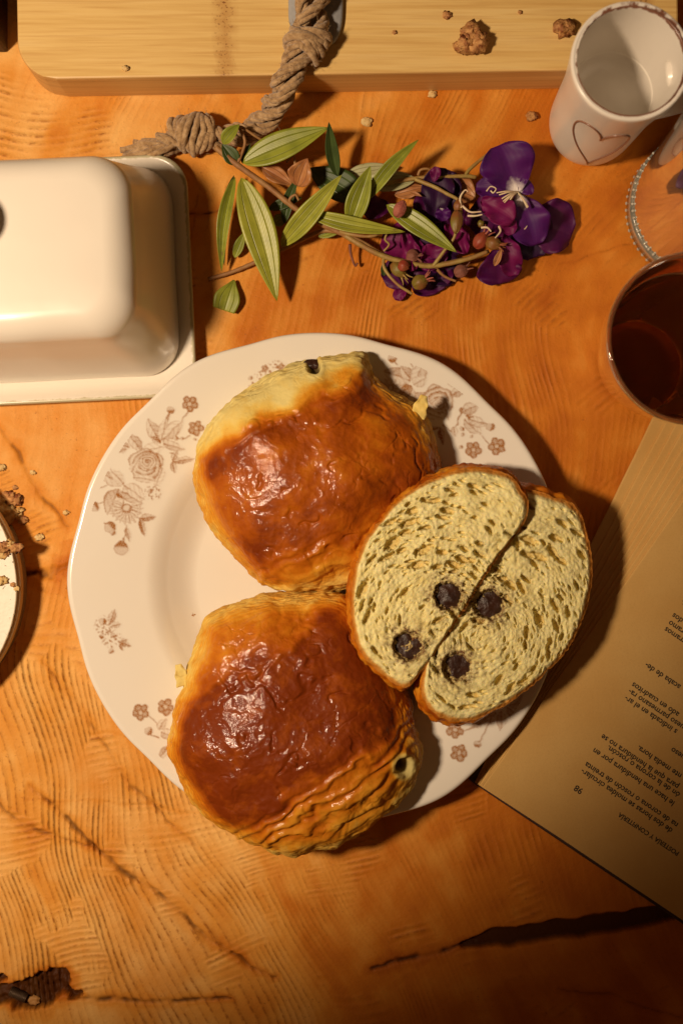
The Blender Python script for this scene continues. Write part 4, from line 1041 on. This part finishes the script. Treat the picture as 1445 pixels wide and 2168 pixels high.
    f4 = flower(820, 560, .005, [((840, 530), (680, 500), 130, .006, .005, PET_M, .12, .10), ((830, 540), (760, 560), 150, .007, .006, PET_M, .15, .12), ((850, 520), (900, 600), 130, .008, .005, PET_M, .15, .1), ((820, 590), (690, 660), 120, .004, .002, PET_P, .1, .08), ((830, 580), (900, 700), 170, .004, .002, PET_P, .1, .08), ((780, 690), (728, 725), 46, .003, .002, PET_M, .2, .1), ((860, 560), (960, 660), 130, .003, .002, PET_D, .1, .06)])
    # buds and seed capsules
    def budm(c, r, ang, z, mat, spikes=0, tip=None):
        loc = P(*cp(*c), z); n = 22
        prof = smooth_prof([(0, -1), (.55, -.85), (.95, -.3), (.95, .25), (.6, .75), (.28, 1.0), (0, 1.05)], n)
        a = np.linspace(0, 2 * np.pi, 20, endpoint=False)
        V = np.stack([prof[:, None, 0] * np.cos(a) * r[0], prof[:, None, 0] * np.sin(a) * r[0] * .9, prof[:, None, 1] * r[1] + 0 * a], -1).reshape(-1, 3)
        V *= (1 + .07 * np.sin(5 * np.arctan2(V[:, 1], V[:, 0])))[:, None]
        d = np.array([math.cos(ang), -math.sin(ang), .15]); d /= np.linalg.norm(d); s1 = np.cross([0, 0, 1.0], d); s1 /= np.linalg.norm(s1); s2 = np.cross(d, s1)
        W = loc + V[:, :1] * s1 + V[:, 1:2] * s2 + V[:, 2:] * d
        o = mesh_obj('bud', W, grid_faces(n, 20, wrap_m=True), mat, root)
        for k in range(spikes):
            aa = 2 * np.pi * k / spikes; st = loc + d * r[1] * .9 + (s1 * math.cos(aa) + s2 * math.sin(aa)) * r[0] * .35
            en = loc + d * r[1] * 1.75 + (s1 * math.cos(aa) + s2 * math.sin(aa)) * r[0] * .9
            V2, F2, _ = tube(catmull([st, (st + en) / 2 + d * .0004, en], 8), np.linspace(.0005, .00015, 8), 6); mesh_obj('sepal', V2, F2, tip or BUD_R, o)
    S1 = .5536 * S * .78
    budm((968, 432), (30 * S1, 54 * S1), 1.65, .018, BUD_G); budm((975, 372), (24 * S1, 30 * S1), -1.4, .016, BUD_G)
    budm((1108, 516), (32 * S1, 36 * S1), .4, .014, BUD_G, 5, BUD_R); budm((1060, 505), (34 * S1, 42 * S1), -.9, .012, BUD_R, 4, BUD_P)
    budm((828, 664), (36 * S1, 38 * S1), -.5, .009, BUD_G, 6, BUD_P); budm((752, 385), (30 * S1, 40 * S1), -1.1, .018, BUD_P, 0); budm((985, 622), (32 * S1, 34 * S1), -.4, .007, BUD_B, 3, BUD_B)
    budm((745, 615), (34 * S1, 44 * S1), .9, .009, BUD_G, 4, STEM_M); budm((765, 602), (28 * S1, 26 * S1), .3, .012, BUD_R); budm((800, 565), (34 * S1, 30 * S1), .2, .008, BUD_B, 5, BUD_B)
    blade('sepal', root, (1112, 602), (1140, 535), 26, .014, .016, LEAF_B, .2, .4, 0, LEAF_W, 9)
    # a loose bitten leaf lying apart on the wood
    fr = thing('leaf_fragment', P(*cp(105, 720), 0), 'small torn piece of green leaf lying alone on the wood', 'leaf')
    blade('leaf_blade', fr, (80, 772), (118, 655), 98, .0015, .003, LEAF_G, .25, .15, 0, lambda U, V: np.clip(1.02 - (np.clip(V - .25, 0, 1) / .78) ** 2.2, .05, 1) * (.72 + .3 * np.sin(np.pi * np.clip(V + .15, 0, 1))), 4)
build_sprig()

# ------------------------------------------------------------------ mug with a heart
def build_mug():
    mm = .001; c = np.array([*PX(1244, 271), 0.0])
    rB, rM, rT, hh, th = 15.0, 17.9, 21.6, 75.0, 2.2
    prof_o = smooth_prof([(0, .6), (rB - 2, .6), (rB, 0.0), (rB + 1.6, 2.2), (rM, 9), (rM + .6, 24), (rM + 1.2, 44), (rT - .9, 62), (rT, 71), (rT + .1, hh - .8), (rT - .7, hh), (rT - 1.7, hh - .7), (rT - th, hh - 3), (rM + 1.2 - th, 44), (rM + .6 - th, 40), (rM - th - .6, 36), (rB - 5, 33.5), (0, 33)], 150) * mm
    root = thing('mug', c, 'small cream ceramic mug with embossed heart and worn brown rim', 'mug')
    V, F, _ = lathe(prof_o, c, 128)
    rad = np.hypot(V[:, 0] - c[0], V[:, 1] - c[1]); an = np.arctan2(V[:, 1] - c[1], V[:, 0] - c[0])
    e = np.exp(-((rad - (rT - 1.9) * mm) / (.55 * mm)) ** 2) * (V[:, 2] > (hh - 2.4) * mm)
    e = e * (.55 + .55 * ss(-.6, .5, np.sin(an * 1 + 2.6))) + .5 * np.exp(-((V[:, 2] - hh * mm) / (.5 * mm)) ** 2) * ss(.2, 1, np.sin(an + .3))
    mesh_obj('mug_body', V, F, MUG_M, root, dict(edge=e))
    # heart drawn round the wall
    def wall(z): return np.interp(z, [0, 9 * mm, 24 * mm, 44 * mm, 62 * mm, 71 * mm], [rB * mm, rM * mm, (rM + .6) * mm, (rM + 1.2) * mm, (rT - .9) * mm, rT * mm])
    t = np.linspace(0, 2 * np.pi, 140)
    hx = np.sin(t) ** 3; hy = (13 * np.cos(t) - 5 * np.cos(2 * t) - 2 * np.cos(3 * t) - np.cos(4 * t)) / 16
    z = (35 + hy * 25.0 - 3 * hx) * mm; an0 = R_(-103) + hx * .62 - .10 * (hy < 0) * hy
    rr = wall(z) + .0001
    pts = np.stack([c[0] + rr * np.cos(an0), c[1] + rr * np.sin(an0), z], 1)
    pts = catmull(pts, 200)
    V, F, _ = tube(pts, .00042, 8, close=False); q = fbm(V, 300, 3, 2)
    mesh_obj('heart_emblem', V, F, HEART_M, root, dict(edge=np.clip(.75 + .25 * q, 0, 1)))
    # handle
    hp = [(rM - .5, 58), (rM + 9, 62), (rM + 18, 56), (rM + 20, 42), (rM + 15, 28), (rM + 6, 21), (rM - .2, 20)]
    ha = R_(4); C = catmull([np.array([c[0] + a * mm * math.cos(ha), c[1] + a * mm * math.sin(ha), z * mm]) for a, z in hp], 60)
    V, F, _ = tube(C, .0036, 16, sx=.75, sy=1.35); mesh_obj('handle', V, F, MUG_M, root, dict(edge=np.zeros(len(V))))
build_mug()

# ------------------------------------------------------------------ clear tumbler and amber cup
def build_tumbler():
    mm = .001; c = np.array([*PX(1470, 448), 0.0])
    root = thing('glass_tumbler', c, 'clear glass tumbler with a beaded thick base', 'glass')
    prof = smooth_prof([(0, 0.4), (24, .4), (28.0, .8), (29.6, 3), (29.4, 10), (29.2, 14), (30.0, 40), (32.5, 95), (32.2, 96.4), (31.4, 95), (28.4, 40), (27.2, 16), (24, 11), (12, 9.5), (0, 9.5)], 120) * mm
    V, F, _ = lathe(prof, c, 96); mesh_obj('glass_body', V, F, GLASS_M, root)
    for R, z, n, name, r in ((29.4, 2.2, 64, 'bead_ring', .85), (29.6, 12.5, 64, 'bead_ring', .6), (25.5, 11.6, 56, 'bead_ring', .5)):
        parts = []
        for k in range(n):
            a = 2 * np.pi * k / n; p = np.linspace(0, np.pi, 7); q = np.linspace(0, 2 * np.pi, 8, endpoint=False); PP, QQ = np.meshgrid(p, q, indexing='ij')
            o = np.array([c[0] + R * mm * math.cos(a), c[1] + R * mm * math.sin(a), z * mm])
            parts.append(((o + r * mm * np.stack([np.sin(PP) * np.cos(QQ), np.sin(PP) * np.sin(QQ), np.cos(PP)], -1).reshape(-1, 3)), grid_faces(7, 8, wrap_m=True), {}))
        V, F, _ = join(parts); mesh_obj(name, V, F, BEAD_M, root)
    prof = np.array([(27.6, 3.6), (29.9, 3.4), (29.9, 11.8), (27.6, 11.4), (27.6, 3.6)]) * mm  # added ring, coloured like the grey reflection in the base wall
    V, F, _ = lathe(prof, c, 128); V[:, 2] += .0002 * np.sin(40 * np.arctan2(V[:, 1] - c[1], V[:, 0] - c[0])); mesh_obj('reflection_band', V, F, REFLECTION_M, root)
def build_cup():
    mm = .001; zr = .074
    cx, cy = PX(1468, 716, zr); c = np.array([cx, cy, 0.0])
    root = thing('amber_cup', c, 'dark amber glass cup of tea beside the open book', 'cup')
    prof = smooth_prof([(0, .3), (15, .3), (18, .6), (19.5, 3), (22, 14), (26.5, 36), (30.0, 58), (31.4, 72), (31.2, 74), (30.3, 74.2), (29.6, 72.6), (28.0, 58), (24.4, 36), (19.8, 14), (16, 6.5), (0, 5.6)], 130) * mm
    V, F, _ = lathe(prof, c, 128); mesh_obj('cup_body', V, F, AMBER_M, root)
    liq = smooth_prof([(0, 5.7), (16, 6.6), (19.85, 14), (24.45, 36), (27.3, 52.6)], 50) * mm
    liq = np.vstack([liq, np.array([(27.6, 53.3), (27.2, 52.9), (26, 52.6), (0, 52.6)]) * mm])
    V, F, _ = lathe(liq, c, 128); mesh_obj('tea', V, F, TEA_M, root)
    ha = R_(-62); hp = [(29, 66), (37, 70), (44, 64), (46, 50), (42, 36), (34, 27), (23.5, 26)]
    C = catmull([np.array([c[0] + a * mm * math.cos(ha), c[1] + a * mm * math.sin(ha), z * mm]) for a, z in hp], 60)
    V, F, _ = tube(C, .0034, 16); mesh_obj('handle', V, F, AMBER_M, root)
build_tumbler(); build_cup()

# ------------------------------------------------------------------ open book
def build_book():
    zt = .0112
    A = P(1022, 1664, zt)                     # near corner of the printed page
    e1 = np.array([425., 286.]); e1 /= np.linalg.norm(e1)        # along the foot of the page (pixels)
    u = np.array([e1[0], -e1[1], 0]); v = np.array([e1[1], e1[0], 0])   # world: along the foot, and up the page
    root = thing('open_book', (A[0], A[1], 0), 'open old cookbook with yellowed printed page lying under the plate rim', 'book')
    Wd, Ln = .125, .185
    n = 9
    for k in range(n):
        ang = R_(-1.0 + 9.0 * (1 - (k / (n - 1)) ** .8)); ca, sa = math.cos(ang), math.sin(ang)
        uu = u * ca + v * sa * 1; vv = -u * sa + v * ca
        z1 = .0016 + (zt - .0016) * (k + 1) / n; z0 = .0016 + (zt - .0016) * k / n
        a0 = A + u * (-.0012 * (n - 1 - k) / n * 1.5) + v * (.0002 * (k - n))
        # sheet bundle as a thin bevelled slab with slightly wavy fore edge
        m = 40; s = np.linspace(0, 1, m)
        wob = .0003 * noise3(np.stack([s * 9, s * 0 + k * 3.1, s * 0], 1))
        left = a0 + vv * (s * Ln)[:, None] + uu * wob[:, None]
        far = A + u * Wd + v * (s * Ln)[:, None]
        rows = []
        ts = np.array([0, .004, .05, .3, .7, 1.0])
        G = left[:, None, :] + (far - left)[:, None, :] * ts[None, :, None]; G[..., 2] = z1; G[:, 0, 2] = z1 - .0002
        Gb = G.copy(); Gb[..., 2] = z0 + .00002
        V = np.vstack([G.reshape(-1, 3), Gb.reshape(-1, 3)]); kk = m * 6
        F = grid_faces(m, 6); idx = np.arange(kk).reshape(m, 6); ring = np.concatenate([idx[0, :], idx[1:, -1], idx[-1, -2::-1], idx[-2:0:-1, 0]])
        rim = np.stack([ring, np.roll(ring, -1), np.roll(ring, -1) + kk, ring + kk], 1)
        page = mesh_obj('page', V, np.vstack([F, F[:, ::-1] + kk, rim]), PAPER_M, root, smooth=False)
    # cover board under the pages, a little proud at the foot
    V, F, _ = box_v((0, 0), Wd / 2 + .004, Ln / 2 + .001, .0, .0016, 0, .0004)
    cc = A + u * (Wd / 2 - .0005) + v * (Ln / 2 - .0016); rr = math.atan2(u[1], u[0])
    ca, sa = math.cos(rr), math.sin(rr); V = np.stack([cc[0] + V[:, 0] * ca - V[:, 1] * sa, cc[1] + V[:, 0] * sa + V[:, 1] * ca, V[:, 2]], 1)
    mesh_obj('cover', V, F, COVER_M, root, smooth=False)
    # printed lines: read upside down from here
    dg = bpy.context.evaluated_depsgraph_get()
    lines = [(590, 1690, 'POSTERÍA Y CONFITERÍA', .00265, 1.0), (265, 1490, '98', .0037, 1.0), (313, 1368, 'de dos horas se moldea circular-', .0034, 1), (342, 1318, 'na de corona o roscón de treinta', .0034, 1), (400, 1215, 'le hace una hendidura por en', .0034, 1),
             (505, 1195, 'ón de la corona o roscón.', .0034, 1), (462, 1112, 'para que la hendidura no se', .0034, 1), (728, 1197, 'nte media hora.', .0034, 1), (978, 1210, 'ueso', .0034, 1), (635, 828, 's indicada en el ar-', .0034, 1),
             (662, 778, 'ueso parmesano ra-', .0034, 1), (688, 728, 'ado en cuadritos', .0034, 1), (785, 582, 'acaba de de-', .0034, 1), (930, 318, 'rramos', .0034, 1), (960, 270, 'ramo', .0034, 1), (987, 215, 'dos', .0034, 1), (1052, 122, 's.', .0034, 1)]
    rz = math.atan2(u[1], u[0]) + math.pi
    for lx, ly, txt, size, sp in lines:
        cu = bpy.data.curves.new('text_line', 'FONT'); cu.body = txt; cu.size = size; cu.align_x = 'RIGHT'; cu.align_y = 'CENTER'; cu.resolution_u = 3; cu.space_character = 1.0; cu.offset = .00006
        to = bpy.data.objects.new('tmp', cu); link(to); bpy.context.view_layer.update()
        me = bpy.data.meshes.new_from_object(to.evaluated_get(bpy.context.evaluated_depsgraph_get()))
        bpy.data.objects.remove(to)
        me.name = 'text_line'; me.materials.clear(); me.materials.append(INK_M)
        o = bpy.data.objects.new('text_line', me); link(o); o.parent = page
        p = P(1140 + lx * .2859, 1240 + ly * .2859, zt)
        o.location = (p[0] - A[0], p[1] - A[1], zt + .00008); o.rotation_euler = (0, 0, rz); tag(o, None)
build_book()

# ------------------------------------------------------------------ speckled coaster, crumbs, bolt
def build_coaster():
    mm = .001; c = P(-218, 1240); r = 56.5
    root = thing('speckled_dish', c, 'round white speckled ceramic dish strewn with pastry flakes', 'dish')
    prof = smooth_prof([(0, 0), (r - 6, 0), (r - 3, 1), (r - .5, 9), (r, 13.4), (r - .5, 15.0), (r - 2, 15.6), (r - 5, 15.4), (0, 15.2)], 80) * mm
    V, F, _ = lathe(prof, c, 160); rad = np.hypot(V[:, 0] - c[0], V[:, 1] - c[1])
    e = np.clip(ss((r - 2.6) * mm, (r - .7) * mm, rad), 0, 1); e = np.where(V[:, 2] < 13 * mm, 1, e)
    mesh_obj('dish_body', V, F, SPECK_M, root, dict(edge=e))
build_coaster()

def crumb(name, px, py, z, r, mat, label, cat, group=None, seed=1, flat=.7, amt=.55):
    rr = r * S; zc = z + rr * flat * .75
    loc = P(px, py, zc); root_loc = np.array([loc[0], loc[1], z])
    nseg = 16; a = np.linspace(0, 2 * np.pi, nseg, endpoint=False); p = np.linspace(0, np.pi, 11); PP, A = np.meshgrid(p, a, indexing='ij')
    D = np.stack([np.sin(PP) * np.cos(A), np.sin(PP) * np.sin(A), np.cos(PP)], -1).reshape(-1, 3)
    k = 1 + amt * fbm(D, 1.7, 4, seed * .71); V = loc + D * np.array([rr, rr * .8, rr * flat]) * k[:, None]
    V[:, 2] = np.maximum(V[:, 2], z)
    o = mesh_obj(name, V, grid_faces(11, nseg, wrap_m=True), mat, None, dict(bake=np.full(len(V), .45), stripe=np.zeros(len(V)), choc=np.zeros(len(V))), smooth=True, off=root_loc)
    return tag(o, label, cat, group)
BT = .021
# the lumpy toasted crumb on the board, made of joined lobes
def lump():
    z = BT; cx, cy = 998, 82; base = np.array([*PX(cx, cy, z), z]); parts = []
    for i, (dx, dy, r, hz) in enumerate([(0, -14, 19, .0035), (14, 6, 20, .0035), (-14, 14, 18, .003), (-26, 16, 12, .0022), (6, 14, 16, .003), (-8, -4, 14, .004)]):
        c = P(cx + dx, cy + dy, z + hz); a = np.linspace(0, 2 * np.pi, 18, endpoint=False); p = np.linspace(0, np.pi, 12); PP, A = np.meshgrid(p, a, indexing='ij')
        D = np.stack([np.sin(PP) * np.cos(A), np.sin(PP) * np.sin(A), np.cos(PP)], -1).reshape(-1, 3)
        V = c + D * r * S * (1 + .5 * fbm(D, 2.0, 4, i * .9 + .3))[:, None]; V[:, 2] = np.maximum(V[:, 2], z); parts.append((V, grid_faces(12, 18, wrap_m=True), {}))
    V, F, _ = join(parts); tag(mesh_obj('crumb', V, F, CRUMB_T, None, off=base), 'largest lumpy toasted brown crumb on the bamboo board', 'crumb')
lump()
crumb('crumb', 1193, 60, BT, 20, CRUMB_T, 'brown toasted crumb on the board touching the mug', 'crumb', seed=3)
crumb('crumb', 945, 31, BT, 10, CRUMB_T, 'small flat reddish flake lying on the bamboo board', 'crumb', seed=4, flat=.35)
crumb('crumb', 835, 68, BT, 5, CRUMB_T, 'tiny brown speck of crust on the bamboo board', 'crumb', 'specks on the board', seed=14, flat=.4)
crumb('crumb', 1100, 26, BT, 5, CRUMB_T, 'tiny brown speck of crust on the bamboo board', 'crumb', 'specks on the board', seed=15, flat=.4)
crumb('crumb', 266, 144, BT, 7, CRUMB_P, 'small pale golden crumb at the front edge of the board', 'crumb', seed=5, flat=.5)
crumb('crumb', 1125, 245, 0, 12, CRUMB_T, 'round toasted crumb on the wood between mug and flowers', 'crumb', seed=6)
crumb('crumb', 776, 257, 0, 12, CRUMB_P, 'pale golden crumb on the wood above the leaves', 'crumb', seed=7, flat=.4)
crumb('crumb', 915, 200, 0, 9, CRUMB_P, 'pale crumb on the wood along the board front', 'crumb', seed=8, flat=.4)
crumb('crumb', 406, 1303, .0045, 7, CRUMB_T, 'single toasted crumb inside the plate well', 'crumb', seed=9, flat=.4)
for i, (x, y, r, m) in enumerate([(8, 1085, 24, CRUMB_P), (32, 1060, 15, CRUMB_T), (18, 1052, 13, CRUMB_T), (36, 1086, 13, CRUMB_P), (50, 1102, 10, CRUMB_T), (12, 1108, 12, CRUMB_T), (70, 1000, 6, CRUMB_P), (3, 990, 10, CRUMB_P), (84, 1138, 9, CRUMB_P), (140, 1085, 6, CRUMB_P), (32, 1032, 5, CRUMB_T), (0, 1062, 14, CRUMB_P)]):
    crumb('pastry_flake', x, y, 0, r, m, ('pale' if m is CRUMB_P else 'toasted brown') + ' pastry flake scattered on the wood beside the speckled dish', 'flake', ('pale' if m is CRUMB_P else 'brown') + ' flakes beside the speckled dish', seed=20 + i, flat=.35, amt=.8)
for i, (x, y, r, m) in enumerate([(8, 1160, 15, CRUMB_T), (20, 1152, 11, CRUMB_P), (34, 1160, 12, CRUMB_T), (4, 1175, 9, CRUMB_P), (3, 1230, 12, CRUMB_P), (28, 1238, 6, CRUMB_T), (36, 1246, 6, CRUMB_P), (16, 1172, 7, CRUMB_T)]):
    crumb('pastry_flake', x, y, .0152, r, m, ('pale' if m is CRUMB_P else 'toasted brown') + ' pastry flake lying on top of the speckled dish', 'flake', ('pale' if m is CRUMB_P else 'brown') + ' flakes on the speckled dish', seed=40 + i, flat=.4, amt=.8)
def bolt():
    a, b = P(22, 2098, -.0028), P(57, 2114, -.0028); n = 70; C = a + (b - a) * np.linspace(0, 1, n)[:, None]
    r = .0019 + .00028 * np.abs(np.sin(np.linspace(0, 11 * np.pi, n)))
    V, F, _ = tube(C, r, 14); tag(mesh_obj('threaded_bolt', V, F, BOLT_M, None, off=(a + b) / 2), 'short ribbed bolt lying in the dark knot hole', 'bolt')
    crumb('wood_chip', 72, 2118, -.0040, 13, simple('chip_wood', (.45, .22, .06), None, 200, .7), 'ochre wood chip in the dark knot hole beside the bolt', 'wood chip', seed=61, flat=.3)
bolt()
